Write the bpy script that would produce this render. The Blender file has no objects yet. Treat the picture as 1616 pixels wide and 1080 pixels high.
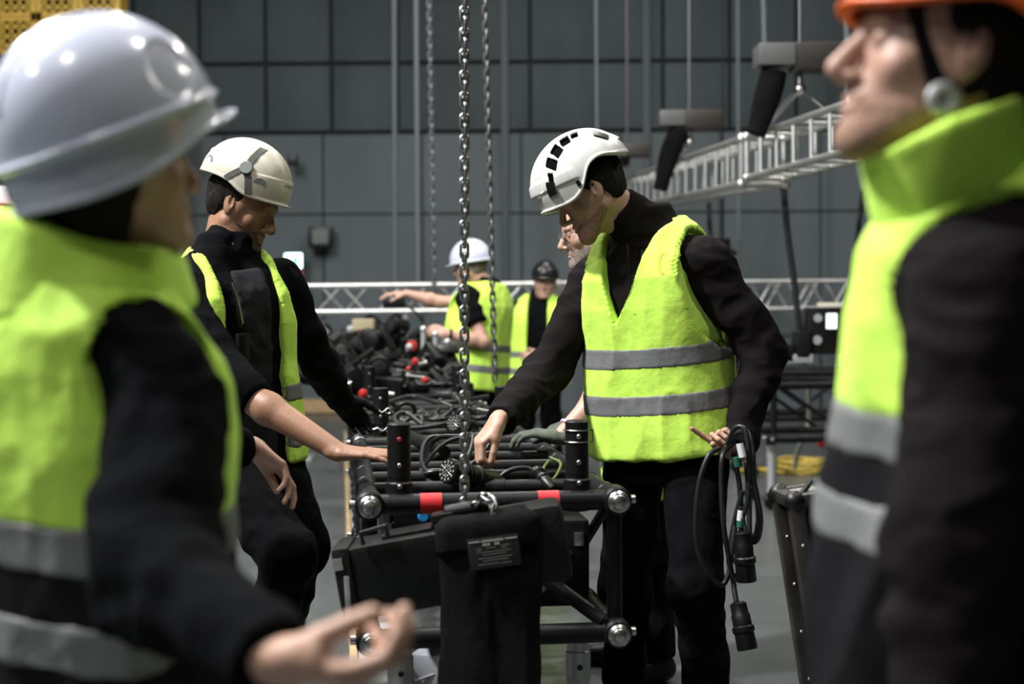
import bpy, bmesh, math, random
import numpy as np
from mathutils import Vector, Matrix
random.seed(7)
SC = bpy.context.scene
COL = SC.collection
# ---------------------------------------------------------------- camera
CAM_H = 1.30
PITCH = math.radians(-1.28)
ROLL = math.radians(-0.30)
FPX = 2244.0
cam_d = bpy.data.cameras.new('camera'); cam = bpy.data.objects.new('camera', cam_d); COL.objects.link(cam)
cam_d.sensor_width = 36.0; cam_d.lens = 50.0
CAM_R = Matrix.Rotation(math.pi / 2 + PITCH, 3, 'X') @ Matrix.Rotation(ROLL, 3, 'Z')
cam.matrix_world = Matrix.Translation((0, 0, CAM_H)) @ CAM_R.to_4x4()
cam_d.dof.use_dof = True; cam_d.dof.focus_distance = 4.25; cam_d.dof.aperture_fstop = 2.3
SC.camera = cam
# ---------------------------------------------------------------- world and lamps
w = bpy.data.worlds.new('hall_air'); SC.world = w; w.use_nodes = True
bg = w.node_tree.nodes['Background']; bg.inputs[0].default_value = (.55, .68, .85, 1); bg.inputs[1].default_value = .05
def lamp(x, y, z, p, size=.45, col=(1, .97, .9), target=None):
    l = bpy.data.lights.new('hall_lamp', 'AREA'); l.shape = 'DISK'; l.size = size; l.energy = p; l.color = col
    o = bpy.data.objects.new('hall_lamp', l); COL.objects.link(o); o.location = (x, y, z)
    if target:
        o.rotation_euler = (Vector(target) - Vector((x, y, z))).to_track_quat('-Z', 'Y').to_euler()
    return o
lamp(-4.6, 2.4, 7.5, 1700, .5, (.97, .98, 1), (-.3, 3.6, 1))
lamp(-6.5, -1.0, 7.5, 260, .5, (.97, .98, 1), (0, 3, 1))
lamp(-3.2, 3.6, 7.5, 500, .5, (.97, .98, 1), (0, 4, 1))
lamp(-2.0, -1.5, 7.5, 200, .5, (1, .98, .95), (0, 4, 1))
lamp(2.0, 3.0, 7.5, 220, .5, (1, .97, .93), (.6, 4.5, 1))
lamp(-1.0, 7.5, 7.5, 420, .5)
lamp(-4.5, 8.5, 7.5, 420, .5)
lamp(1.2, 11.5, 7.5, 420, .5)
lamp(5.0, 8.0, 7.5, 300, .5)
SC.view_settings.view_transform = 'Standard'; SC.view_settings.look = 'None'
SC.view_settings.exposure = -0.75; SC.view_settings.gamma = 1.0; SC.view_settings.use_curve_mapping = False

# ---------------------------------------------------------------- helpers
def at(px, py, D):
    """world point seen at a pixel of the 1616x1080 frame, at depth D along world Y"""
    r = CAM_R @ Vector(((px - 808) / FPX, -(py - 540) / FPX, -1))
    return np.array((r.x / r.y * D, D, CAM_H + r.z / r.y * D))
def V(*a): return np.array(a[0] if len(a) == 1 else a, dtype=float)
def nz(v): v = V(v); return v / np.linalg.norm(v)

MATS = {}
def mat(name, col, rough=.6, metal=0, noise=0, nscale=20, bump=0, bscale=60, coat=0, trans=0, emis=None, es=0, sss=0, spec=None, stretch=None, sheen=0):
    if name in MATS: return MATS[name]
    m = bpy.data.materials.new(name); m.use_nodes = True; nt = m.node_tree
    b = nt.nodes['Principled BSDF']
    b.inputs['Base Color'].default_value = (*col, 1); b.inputs['Roughness'].default_value = rough; b.inputs['Metallic'].default_value = metal
    if spec is not None: b.inputs['Specular IOR Level'].default_value = spec
    if coat: b.inputs['Coat Weight'].default_value = coat; b.inputs['Coat Roughness'].default_value = .04
    if sheen: b.inputs['Sheen Weight'].default_value = sheen
    if trans: b.inputs['Transmission Weight'].default_value = trans
    if sss:
        b.inputs['Subsurface Weight'].default_value = sss; b.inputs['Subsurface Radius'].default_value = (1, .35, .2); b.inputs['Subsurface Scale'].default_value = .008
    if emis: b.inputs['Emission Color'].default_value = (*emis, 1); b.inputs['Emission Strength'].default_value = es
    tc = nt.nodes.new('ShaderNodeTexCoord'); mp = nt.nodes.new('ShaderNodeMapping'); nt.links.new(tc.outputs['Object'], mp.inputs[0])
    if stretch: mp.inputs['Scale'].default_value = stretch
    if noise:
        n = nt.nodes.new('ShaderNodeTexNoise'); n.inputs['Scale'].default_value = nscale; n.inputs['Detail'].default_value = 5
        nt.links.new(mp.outputs[0], n.inputs[0])
        r = nt.nodes.new('ShaderNodeMapRange'); r.inputs[1].default_value = .3; r.inputs[2].default_value = .7; r.inputs[3].default_value = 1 - noise; r.inputs[4].default_value = 1 + noise
        nt.links.new(n.outputs[0], r.inputs[0])
        mx = nt.nodes.new('ShaderNodeVectorMath'); mx.operation = 'SCALE'; mx.inputs[0].default_value = col
        nt.links.new(r.outputs[0], mx.inputs['Scale']); nt.links.new(mx.outputs[0], b.inputs['Base Color'])
    if bump:
        n2 = nt.nodes.new('ShaderNodeTexNoise'); n2.inputs['Scale'].default_value = bscale; n2.inputs['Detail'].default_value = 4
        nt.links.new(mp.outputs[0], n2.inputs[0])
        bp = nt.nodes.new('ShaderNodeBump'); bp.inputs['Strength'].default_value = bump; bp.inputs['Distance'].default_value = .01
        nt.links.new(n2.outputs[0], bp.inputs['Height']); nt.links.new(bp.outputs[0], b.inputs['Normal'])
    MATS[name] = m
    return m
YEL = mat('fluorescent_yellow_cloth', (.60, .93, .10), .75, bump=.25, bscale=35, noise=.05, nscale=9, sheen=.1)
YEL2 = mat('matte_black_vest_cloth', (.008, .008, .009), .85, spec=.1)
REF = mat('reflective_tape', (.175, .178, .175), .5, bump=.15, bscale=60, noise=.1, nscale=12)
BLK = mat('black_knit', (.0042, .0044, .0052), .95, spec=.06, bump=.3, bscale=40)
BLK2 = mat('black_softshell', (.0088, .0066, .0070), .9, spec=.10, bump=.3, bscale=28)
TSH = mat('dark_grey_cotton', (.021, .021, .023), .9, spec=.1, bump=.2)
PNT = mat('black_trouser_cloth', (.0036, .0036, .0042), .95, spec=.08, bump=.35, bscale=25)
BOOT = mat('black_boot_leather', (.006, .006, .006), .5, spec=.3)
SKIN = mat('skin_light', (.50, .30, .21), .5, sss=.12, noise=.07, nscale=30, bump=.1, bscale=120)
SKIN2 = mat('skin_tan', (.31, .16, .092), .5, sss=.1, noise=.08, nscale=30, bump=.1, bscale=120)
SKIN3 = mat('skin_ruddy', (.50, .29, .215), .5, sss=.12, noise=.12, nscale=25)
HAIRD = mat('dark_brown_hair', (.012, .008, .006), .75, spec=.2, bump=1, bscale=160, stretch=(1, 1, .15))
HAIRG = mat('greying_hair', (.16, .13, .11), .7, bump=1, bscale=160, noise=.4, nscale=60)
STUB = mat('dark_stubble', (.11, .060, .040), .8, bump=.6, bscale=300, noise=.35, nscale=200)
STUBL = mat('light_stubble', (.36, .205, .135), .8, bump=.6, bscale=300, noise=.3, nscale=150)
STUBG = mat('grey_beard_hair', (.30, .23, .19), .8, bump=.8, bscale=250, noise=.4, nscale=120)
HWHITE = mat('white_glossy_helmet_shell', (.62, .65, .76), .22, coat=.3)
HOFF = mat('warm_white_helmet_shell', (.63, .62, .575), .36, coat=.15, noise=.04, nscale=30)
HCREAM = mat('aged_cream_helmet_shell', (.55, .515, .41), .38, coat=.2, noise=.08, nscale=18)
HBLACK = mat('black_gloss_helmet_shell', (.012, .012, .013), .2, coat=.5)
HORANGE = mat('orange_helmet_shell', (.85, .13, .015), .4)
HGREY = mat('grey_helmet_insert', (.20, .21, .20), .45)
STRAP = mat('grey_webbing', (.07, .068, .062), .8)
BPL = mat('black_plastic', (.005, .005, .005), .38, spec=.35, noise=.2, nscale=15)
BPLR = mat('black_rough_plastic', (.006, .006, .0065), .5, spec=.25, bump=.2, bscale=90)
TRB = mat('black_powder_coat', (.0055, .0055, .006), .45, spec=.28, noise=.35, nscale=12, bump=.08, bscale=80)
STEEL = mat('zinc_plated_steel', (.52, .52, .50), .3, 1, noise=.15, nscale=40)
CHAIN = mat('galvanised_chain_steel', (.36, .36, .35), .38, 1, noise=.2, nscale=60)
CHAIND = mat('dull_dark_chain_steel', (.12, .12, .12), .5, .8)
ALU = mat('brushed_aluminium', (.62, .62, .60), .38, .85, noise=.1, nscale=10)
ALUM = mat('matte_aluminium', (.55, .55, .54), .5, .6)
REDT = mat('red_tape', (.55, .015, .02), .5, noise=.1, nscale=40)
REDP = mat('red_plastic', (.45, .02, .02), .35)
BLUEP = mat('blue_plastic', (.02, .25, .6), .35)
WHT = mat('white_plastic', (.7, .7, .7), .4)
CANV = mat('black_canvas', (.0062, .0062, .0066), .9, spec=.08, bump=.6, bscale=300, noise=.25, nscale=9)
WOOD = mat('pale_plywood', (.48, .33, .18), .7, noise=.2, nscale=20, stretch=(1, 8, 1))
GLOVE = mat('dark_work_glove', (.010, .010, .010), .85, spec=.15, bump=.3)
GLOVEG = mat('olive_work_glove', (.07, .085, .06), .8, bump=.3, noise=.2)
CABLE = mat('black_rubber_cable', (.014, .014, .015), .42)
YROPE = mat('yellow_rope', (.45, .33, .06), .8, noise=.3, nscale=30)
GLASS = mat('clear_lens_glass', (.9, .95, .95), .05, trans=.9)
LENS = mat('dark_lens_glass', (.03, .03, .035), .05, coat=1)

def link(o, parent=None, label=None, cat=None, group=None, kind=None):
    if o.name not in COL.objects: COL.objects.link(o)
    if parent is not None: o.parent = parent
    for k, v in (('label', label), ('category', cat), ('group', group), ('kind', kind)):
        if v: o[k] = v
    return o
def empty(name, loc, label, cat, group=None):
    o = bpy.data.objects.new(name, None); o.location = Vector(loc); o.empty_display_size = .1
    return link(o, None, label, cat, group)
def meshobj(name, verts, faces, m, parent=None, smooth=True, **kw):
    """verts in world coordinates; placed relative to the parent Empty's location"""
    verts = np.asarray(verts, dtype=np.float64).reshape(-1, 3)
    off = np.zeros(3)
    if parent is not None:
        q = parent
        while q is not None: off = off + np.array(q.location); q = q.parent
    me = bpy.data.meshes.new(name)
    if isinstance(faces, np.ndarray):
        n = len(faces); k = faces.shape[1]
        me.vertices.add(len(verts)); me.vertices.foreach_set('co', (verts - off).astype(np.float32).ravel())
        me.loops.add(n * k); me.loops.foreach_set('vertex_index', faces.astype(np.int32).ravel())
        me.polygons.add(n); me.polygons.foreach_set('loop_start', (np.arange(n) * k).astype(np.int32)); me.polygons.foreach_set('loop_total', np.full(n, k, dtype=np.int32))
        me.update(calc_edges=True)
    else:
        me.from_pydata([tuple(v) for v in (verts - off)], [], faces); me.update()
    me.materials.append(m)
    if smooth: me.polygons.foreach_set('use_smooth', [True] * len(me.polygons))
    o = bpy.data.objects.new(name, me)
    return link(o, parent, **kw)

class MB:
    """collects simple shapes into one mesh (world coordinates)"""
    def __init__(s): s.v = []; s.f = []; s.n = 0
    def add(s, vs, fs):
        vs = np.asarray(vs, float).reshape(-1, 3); s.v.append(vs)
        s.f += [tuple(int(i) + s.n for i in f) for f in fs]; s.n += len(vs); return s
    def tube(s, pts, r, n=12, caps=True, closed=False):
        pts = [V(p) for p in pts]; m = len(pts)
        rs = r if hasattr(r, '__len__') else [r] * m
        tang = []
        for i in range(m):
            if closed: t = pts[(i + 1) % m] - pts[i - 1]
            else: t = pts[min(i + 1, m - 1)] - pts[max(i - 1, 0)]
            L = np.linalg.norm(t); tang.append(t / L if L > 1e-9 else V(0, 0, 1))
        ref = V(0, 0, 1) if abs(tang[0][2]) < .9 else V(1, 0, 0)
        a = nz(np.cross(tang[0], ref)); vs = []
        for i in range(m):
            a = a - tang[i] * a.dot(tang[i]); a = nz(a); b = np.cross(tang[i], a)
            for j in range(n):
                th = 2 * math.pi * j / n; vs.append(pts[i] + rs[i] * (math.cos(th) * a + math.sin(th) * b))
        fs = []
        for i in range(m if closed else m - 1):
            for j in range(n):
                i2 = (i + 1) % m; fs.append((i * n + j, i * n + (j + 1) % n, i2 * n + (j + 1) % n, i2 * n + j))
        if caps and not closed:
            fs.append(tuple(range(n))[::-1]); fs.append(tuple((m - 1) * n + j for j in range(n)))
        return s.add(vs, fs)
    def cyl(s, a, b, r, n=16, bev=0):
        a = V(a); b = V(b)
        if bev:
            d = nz(b - a); return s.tube([a, a + d * bev * .02, a + d * bev, b - d * bev, b - d * bev * .02, b], [r - bev, r - bev, r, r, r - bev, r - bev], n)
        return s.tube([a, b], r, n)
    def box(s, c, h, R=None, bev=0.0):
        c = V(c); h = V(h); R = np.eye(3) if R is None else np.array(R, float)   # R columns = axes
        if bev <= 0:
            vs = [c + R @ (h * V(x, y, z)) for x in (-1, 1) for y in (-1, 1) for z in (-1, 1)]
            return s.add(vs, [(0, 1, 3, 2), (4, 6, 7, 5), (0, 4, 5, 1), (2, 3, 7, 6), (0, 2, 6, 4), (1, 5, 7, 3)])
        bm = bmesh.new(); bmesh.ops.create_cube(bm, size=2)
        for v in bm.verts: v.co = Vector(v.co[i] * h[i] for i in range(3))
        bmesh.ops.bevel(bm, geom=list(bm.edges), offset=bev, segments=2, affect='EDGES', profile=.6)
        bm.verts.index_update()
        vs = [c + R @ V(v.co) for v in bm.verts]; fs = [[v.index for v in f.verts] for f in bm.faces]; bm.free()
        return s.add(vs, fs)
    def ball(s, c, r, R=None, nu=12, nv=8):
        c = V(c); r = V(r) if hasattr(r, '__len__') else V(r, r, r); R = np.eye(3) if R is None else R
        vs = []
        for i in range(nv + 1):
            ph = math.pi * i / nv
            for j in range(nu):
                th = 2 * math.pi * j / nu
                vs.append(c + R @ (r * V(math.sin(ph) * math.cos(th), math.sin(ph) * math.sin(th), math.cos(ph))))
        return s.add(vs, [(i * nu + j, (i + 1) * nu + j, (i + 1) * nu + (j + 1) % nu, i * nu + (j + 1) % nu) for i in range(nv) for j in range(nu)])
    def obj(s, name, m, parent=None, smooth=None, angle=38, **kw):
        o = meshobj(name, np.vstack(s.v), s.f, m, parent, smooth=True, **kw)
        try: o.data.set_sharp_from_angle(angle=math.radians(angle))
        except Exception: pass
        return o
def frame(fwd, up=(0, 0, 1)):
    """columns: right, forward, up"""
    f = nz(fwd); u = V(up); u = nz(u - f * u.dot(f)); r = np.cross(f, u); return np.column_stack([r, f, u])
def bez(pts, n=24):
    """Catmull-Rom through points"""
    P = [V(p) for p in pts]; P = [2 * P[0] - P[1]] + P + [2 * P[-1] - P[-2]]; out = []
    for i in range(1, len(P) - 2):
        for k in range(n):
            t = k / n; a, b, c, d = P[i - 1:i + 3]
            out.append(.5 * ((2 * b) + (c - a) * t + (2 * a - 5 * b + 4 * c - d) * t * t + (3 * b - a - 3 * c + d) * t ** 3))
    out.append(P[-2]); return out

# ---- numpy value noise
def _h(i, j, k, seed):
    n = (i * 374761393 + j * 668265263 + k * 2147483647 // 3 + seed * 1274126177) & 0xffffffff
    n = ((n ^ (n >> 13)) * 1274126177) & 0xffffffff; n = n ^ (n >> 16)
    return (n & 0xffff) / 32767.5 - 1
def vnoise(p, seed=0):
    f = np.floor(p).astype(np.int64); t = p - f; t = t * t * (3 - 2 * t); r = 0
    for a in (0, 1):
        for b in (0, 1):
            for c in (0, 1):
                wgt = (t[:, 0] if a else 1 - t[:, 0]) * (t[:, 1] if b else 1 - t[:, 1]) * (t[:, 2] if c else 1 - t[:, 2])
                r = r + wgt * _h(f[:, 0] + a, f[:, 1] + b, f[:, 2] + c, seed)
    return r

# ---- implicit bodies: a list of smooth-blended shapes turned into one continuous skin
F = np.float32
class Sdf:
    def __init__(s): s.ops = []; s.pts = []
    def op(s, fn, k=.01, mode='u', lip=1.0, pts=(), pad=.05):
        s.ops.append((fn, k, mode, lip)); s.pts += [V(p) - pad for p in pts] + [V(p) + pad for p in pts]; return s
    def cone(s, a, b, r1, r2, k=.01, mode='u', flat=None, cut=None, wr=None):
        a = V(a); b = V(b); ba = b - a; L = max(np.linalg.norm(ba), 1e-6); u = ba / L
        if flat: n = nz(flat[0]); g = 1 / flat[1] - 1
        aa = a.copy(); bb = b.copy()
        def fn(p, a=a, u=u, L=L):
            q = p - a
            if flat:
                q = q + n * ((q @ n) * g)[:, None]; uu = u + n * (u.dot(n) * g); LL = np.linalg.norm(uu) * L; uu = nz(uu)
            else: uu = u; LL = L
            h = q @ uu; hc = np.clip(h, 0, LL); d = np.sqrt(((q - hc[:, None] * uu) ** 2).sum(1)); r = r1 + (r2 - r1) * hc / LL
            if wr:
                s_ = hc; r = r + wr[0] * np.sin(wr[1] * s_ + wr[2] + 1.3 * np.sin(30 * q[:, 0] + wr[2]) + 1.1 * np.sin(25 * q[:, 2]))
            d = d - r
            if cut: d = np.maximum(d, h - LL if cut == 'b' else (-h if cut == 'a' else np.abs(h - LL / 2) - LL / 2))
            return d
        return s.op(fn, k, mode, (1 / flat[1] if flat else 1.0), (a, b), max(r1, r2) + .02)
    def ell(s, c, r, R=None, k=.01, mode='u'):
        c = V(c); r = V(r) if hasattr(r, '__len__') else V(r, r, r); R = np.eye(3) if R is None else R
        def fn(p):
            q = (p - c) @ R; k0 = np.sqrt(((q / r) ** 2).sum(1)); k1 = np.sqrt(((q / (r * r)) ** 2).sum(1)) + 1e-9
            return k0 * (k0 - 1) / k1
        return s.op(fn, k, mode, 1.2, (c,), max(r) + .02)
    def ev(s, p, sel=None):
        d = np.full(len(p), 1e3)
        for i, (fn, k, mode, lip) in enumerate(s.ops):
            if sel is not None and not sel[i]: continue
            e = fn(p)
            if mode == 'u':
                h = np.maximum(k - np.abs(d - e), 0) / k; d = np.minimum(d, e) - h * h * k * .25
            elif mode == 's':
                h = np.maximum(k - np.abs(-e - d), 0) / k; d = np.maximum(d, -e) + h * h * k * .25
            else:
                h = np.maximum(k - np.abs(e - d), 0) / k; d = np.maximum(d, e) + h * h * k * .25
        return d
    def mesh(s, h=.004):
        n = 12; B = n * h; P = np.array(s.pts); lo = P.min(0); hi = P.max(0)
        g0 = np.floor(lo / B).astype(int) - 1; g1 = np.ceil(hi / B).astype(int) + 1
        G = np.stack(np.meshgrid(*[np.arange(g0[i], g1[i]) for i in range(3)], indexing='ij'), -1).reshape(-1, 3)
        C = (G + .5) * B; R = B * .87 + h * 2
        dtot = s.ev(C); act = np.abs(dtot) < R * 1.9
        G = G[act]; C = C[act]; dtot = dtot[act]
        each = np.stack([o[0](C) for o in s.ops], 0)
        ks = np.array([o[1] for o in s.ops])[:, None]; lips = np.array([o[3] for o in s.ops])[:, None]
        isu = np.array([o[2] == 'u' for o in s.ops])[:, None]; iss = np.array([o[2] == 's' for o in s.ops])[:, None]
        un = np.where(isu, each, 9).min(0)
        keep = np.where(isu, each - R * lips < np.maximum(un, 0) + R * 1.6 + ks, np.where(iss, each - R * lips < ks + R * 1.6, True))
        ar = np.arange(-1, n + 1); L = np.stack(np.meshgrid(ar, ar, ar, indexing='ij'), -1).reshape(-1, 3)
        m = n + 2; c = n + 1; ids = []; vs = []; qs = []; OFF = 40000; M = 100000
        gi = np.stack(np.meshgrid(*[np.arange(-1, n)] * 3, indexing='ij'), -1).reshape(-1, 3)
        for bi in range(len(G)):
            o = G[bi] * n; p = (L + o) * h
            D = s.ev(p, keep[:, bi]).reshape(m, m, m)
            if D.min() > 0 or D.max() < 0: continue
            D = np.where(np.abs(D) < 1e-9, 1e-9, D); S = D < 0
            acc = np.zeros((c, c, c, 3)); cnt = np.zeros((c, c, c))
            sl = (slice(0, c), slice(1, c + 1))
            for ax in range(3):
                o1, o2 = [x for x in range(3) if x != ax]
                A = [slice(None)] * 3; Bs = [slice(None)] * 3; A[ax] = sl[0]; Bs[ax] = sl[1]
                d0 = D[tuple(A)]; d1 = D[tuple(Bs)]; cr = (S[tuple(A)] != S[tuple(Bs)])
                t = np.where(cr, d0 / np.where(cr, d0 - d1, 1), 0)
                for a in (0, 1):
                    for b in (0, 1):
                        Z = [None] * 3; Z[ax] = slice(None); Z[o1] = sl[a]; Z[o2] = sl[b]; Z = tuple(Z)
                        cc = cr[Z]; cnt += cc; acc[..., ax] += t[Z] * cc; acc[..., o1] += a * cc; acc[..., o2] += b * cc
            ok = cnt.ravel() > 0
            gid = gi + o; idv = ((gid[:, 0] + OFF) * M + gid[:, 1] + OFF) * M + gid[:, 2] + OFF
            pos = (gid[ok] + acc.reshape(-1, 3)[ok] / cnt.ravel()[ok][:, None]) * h
            ids.append(idv[ok]); vs.append(pos); id3 = idv.reshape(c, c, c)
            for ax in range(3):
                o1 = (ax + 1) % 3; o2 = (ax + 2) % 3
                a0 = [slice(1, c)] * 3; a1 = [slice(1, c)] * 3; a1[ax] = slice(2, c + 1)
                s0 = S[tuple(a0)]; s1 = S[tuple(a1)]; cr = s0 != s1
                I = np.argwhere(cr)
                if not len(I): continue
                fl = s0[cr]; I = I + 1
                e1 = np.zeros(3, int); e1[o1] = 1; e2 = np.zeros(3, int); e2[o2] = 1
                q = np.stack([id3[tuple((I - e1 - e2).T)], id3[tuple((I - e2).T)], id3[tuple(I.T)], id3[tuple((I - e1).T)]], 1)
                q[~fl] = q[~fl][:, ::-1]; qs.append(q)
        ids = np.concatenate(ids); vs = np.concatenate(vs); qs = np.concatenate(qs)
        u, idx = np.unique(ids, return_index=True); vv = vs[idx]; ff = np.searchsorted(u, qs)
        return vv, ff
def vnormals(v, f):
    a = v[f[:, 2]] - v[f[:, 0]]; b = v[f[:, 3]] - v[f[:, 1]]; fn = np.cross(a, b); N = np.zeros_like(v)
    for i in range(4):
        for j in range(3): N[:, j] += np.bincount(f[:, i], fn[:, j], len(v))
    return N / (np.linalg.norm(N, axis=1)[:, None] + 1e-12)
def relax(v, f, it):
    a = np.concatenate([f[:, [0, 1]], f[:, [1, 2]], f[:, [2, 3]], f[:, [3, 0]]]); n = len(v); c = np.bincount(a[:, 0], minlength=n)[:, None] + 1e-9
    for _ in range(it):
        for lam in (.55, -.35): v = v + lam * (np.stack([np.bincount(a[:, 0], v[a[:, 1], j], n) for j in range(3)], 1) / c - v)
    return v
def skin(name, S, m, parent, h=.005, folds=None, smooth_it=0, **kw):
    """folds = [(amp, (sx, sy, sz) frequency, seed), ...] displacement along the normal"""
    v, f = S.mesh(h)
    if folds:
        N = vnormals(v, f); d = 0
        for amp, fr, seed in folds:
            q = v @ (fr if np.ndim(fr) == 2 else np.diag(fr)) ; q = q + .6 * np.stack([vnoise(q * .7 + 5, seed + 9)] * 3, 1)
            d = d + amp * (1 - 2 * np.abs(vnoise(q, seed)))
        v = v + N * d[:, None]
        v = relax(v, f, 4)
    return meshobj(name, v, f, m, parent, **kw)
# ---------------------------------------------------------------- people
def head_sdf(S, c, R, sc=1.0, nose=1.0, closed=True, jaw=1.0):
    P = lambda x, y, z: c + R @ (V(x, y, z) * sc)
    k = sc
    S.ell(P(0, -.018, .034), V(.077, .098, .088) * k, R, .01)
    S.ell(P(0, .036, -.02), V(.062, .052, .080) * k, R, .03)
    for s in (-1, 1):
        S.cone(P(.056 * s * jaw, .0, -.052), P(.018 * s, .074, -.104), .021 * k, .016 * k, .03)
        S.ell(P(.043 * s, .058, -.026), V(.022, .02, .02) * k, R, .02)
        S.cone(P(.058 * s, .012, -.02), P(.054 * s, .03, .03), .02 * k, .022 * k, .02)
    S.cone(P(-.03, .079, .026), P(.03, .079, .026), .0125 * k, .0125 * k, .02)
    S.ell(P(0, .068, -.062), V(.032, .026, .028) * k, R, .02)
    S.ell(P(0, .083, -.101), V(.017, .014, .015) * k, R, .018)
    for s in (-1, 1): S.ell(P(.031 * s, .093, .004), V(.017, .012, .011) * k, R, .012, 's')
    S.cone(P(0, .087, .014), P(0, .108 + .006 * nose, -.030), .0075 * k, .0105 * k * nose, .010)
    S.ell(P(0, .106 + .004 * nose, -.036), V(.012, .010, .0085) * k, R, .006)
    for s in (-1, 1):
        S.ell(P(.0125 * s, .098, -.039), V(.0075, .011, .0075) * k, R, .006)
        S.ell(P(.007 * s, .105, -.046), V(.004, .006, .004) * k, R, .003, 's')
        S.ell(P(.031 * s, .0765, .003), V(.0135, .0125, .0135 if closed else .0125) * k, R, .004)
        S.cone(P(.018 * s, .091, .0215), P(.046 * s, .080, .0215), .004 * k, .003 * k, .006)
    S.cone(P(-.018, .089, -.0605), P(.018, .089, -.0605), .0065 * k, .0065 * k, .006); S.ell(P(0, .096, -.0595), V(.012, .006, .0055) * k, R, .005)
    S.ell(P(0, .0935, -.073), V(.019, .008, .0065) * k, R, .005)
    S.cone(P(-.022, .1, -.0662), P(.022, .1, -.0662), .0022 * k, .0022 * k, .003, 's')
    for s in (-1, 1):
        ax = nz(V(.35 * s, -.5, 0)); Re = R @ frame((.0, 1, -.25), (0, .25, 1))
        Ry = R @ np.array(Matrix.Rotation(-.3 * s, 3, 'Z')) @ np.array(Matrix.Rotation(.2, 3, 'X'))
        S.ell(P(.079 * s, -.008, -.002), V(.0085, .0185, .032) * k, Ry, .006)
        S.ell(P(.088 * s, .002, .004), V(.006, .0095, .018) * k, Ry, .005, 's')
        S.ell(P(.078 * s, .001, -.026), V(.007, .009, .010) * k, R, .005)
def neck_sdf(S, c, R, base, sc=1.0):
    S.cone(c + R @ (V(0, -.028, -.045) * sc), base, .056 * sc, .062 * sc, .03)
    S.cone(c + R @ (V(0, .02, -.07) * sc), base + (c - base) * .2, .04 * sc, .045 * sc, .03)

def hand_sdf(S, wr, f, n, side, curl=(.5, .7, .5), sc=1.0, spread=.05, thumb=(.7, .6, .3, .3), thick=1.0, curls=None, k=.003):
    """wr wrist, f direction of the fingers, n palm normal, side +1 thumb towards cross(f, n)"""
    wr = V(wr); f = nz(f); n = nz(V(n) - f * np.dot(n, f)); l = np.cross(f, n) * side; t_ = thick
    Pp = lambda a, b, c: wr + (f * a + l * b + n * c) * sc
    S.cone(Pp(-.012, 0, 0), Pp(.02, 0, 0), .029 * sc * t_, .028 * sc * t_, .012, flat=(n, .74))
    for off, L, r in ((.027, .078, .0215), (.009, .082, .022), (-.01, .080, .0215), (-.026, .072, .02)):
        S.cone(Pp(.012, off * .6, .001), Pp(L, off, 0), .021 * sc * t_, r * .72 * sc * t_, .012, flat=(n, .72))
    S.cone(Pp(.02, .016, .008), Pp(.055, .034, .012), .021 * sc * t_, .015 * sc * t_, .012)
    spec = ((.029, .086, (.046, .027, .021), .0102), (.0095, .091, (.050, .031, .022), .0104), (-.0105, .088, (.046, .029, .021), .0098), (-.029, .079, (.037, .022, .019), .0086))
    for i, (off, L, ph, r) in enumerate(spec):
        cu = curls[i] if curls else curl
        a = 0; p = Pp(L, off, 0); d0 = nz(f + l * (spread * (1.5 - i))); r0 = r * sc * t_
        for j, q in enumerate(ph):
            a += cu[j]; d = math.cos(a) * d0 + math.sin(a) * n; p2 = p + d * q * sc; r1 = r0 * (.93, .9, .86)[j]
            S.cone(p, p2, r0, r1, .008 if j == 0 else k); p = p2; r0 = r1
        tip = p
    a, b, c, e = thumb                              # a along fingers, b out to the side, c towards palm, e bend
    p = Pp(.022, .026, .004); d = nz(f * a + l * b + n * c); p2 = p + d * .042 * sc
    S.cone(p, p2, .0155 * sc * t_, .0135 * sc * t_, .01)
    d2 = nz(d + f * e + n * e * .6 - l * e * .5); p3 = p2 + d2 * .032 * sc; S.cone(p2, p3, .0125 * sc * t_, .0112 * sc * t_, k)
    d3 = nz(d2 + f * e * .7 + n * e * .5 - l * e * .4); p4 = p3 + d3 * .027 * sc; S.cone(p3, p4, .0112 * sc * t_, .0095 * sc * t_, k)

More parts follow.
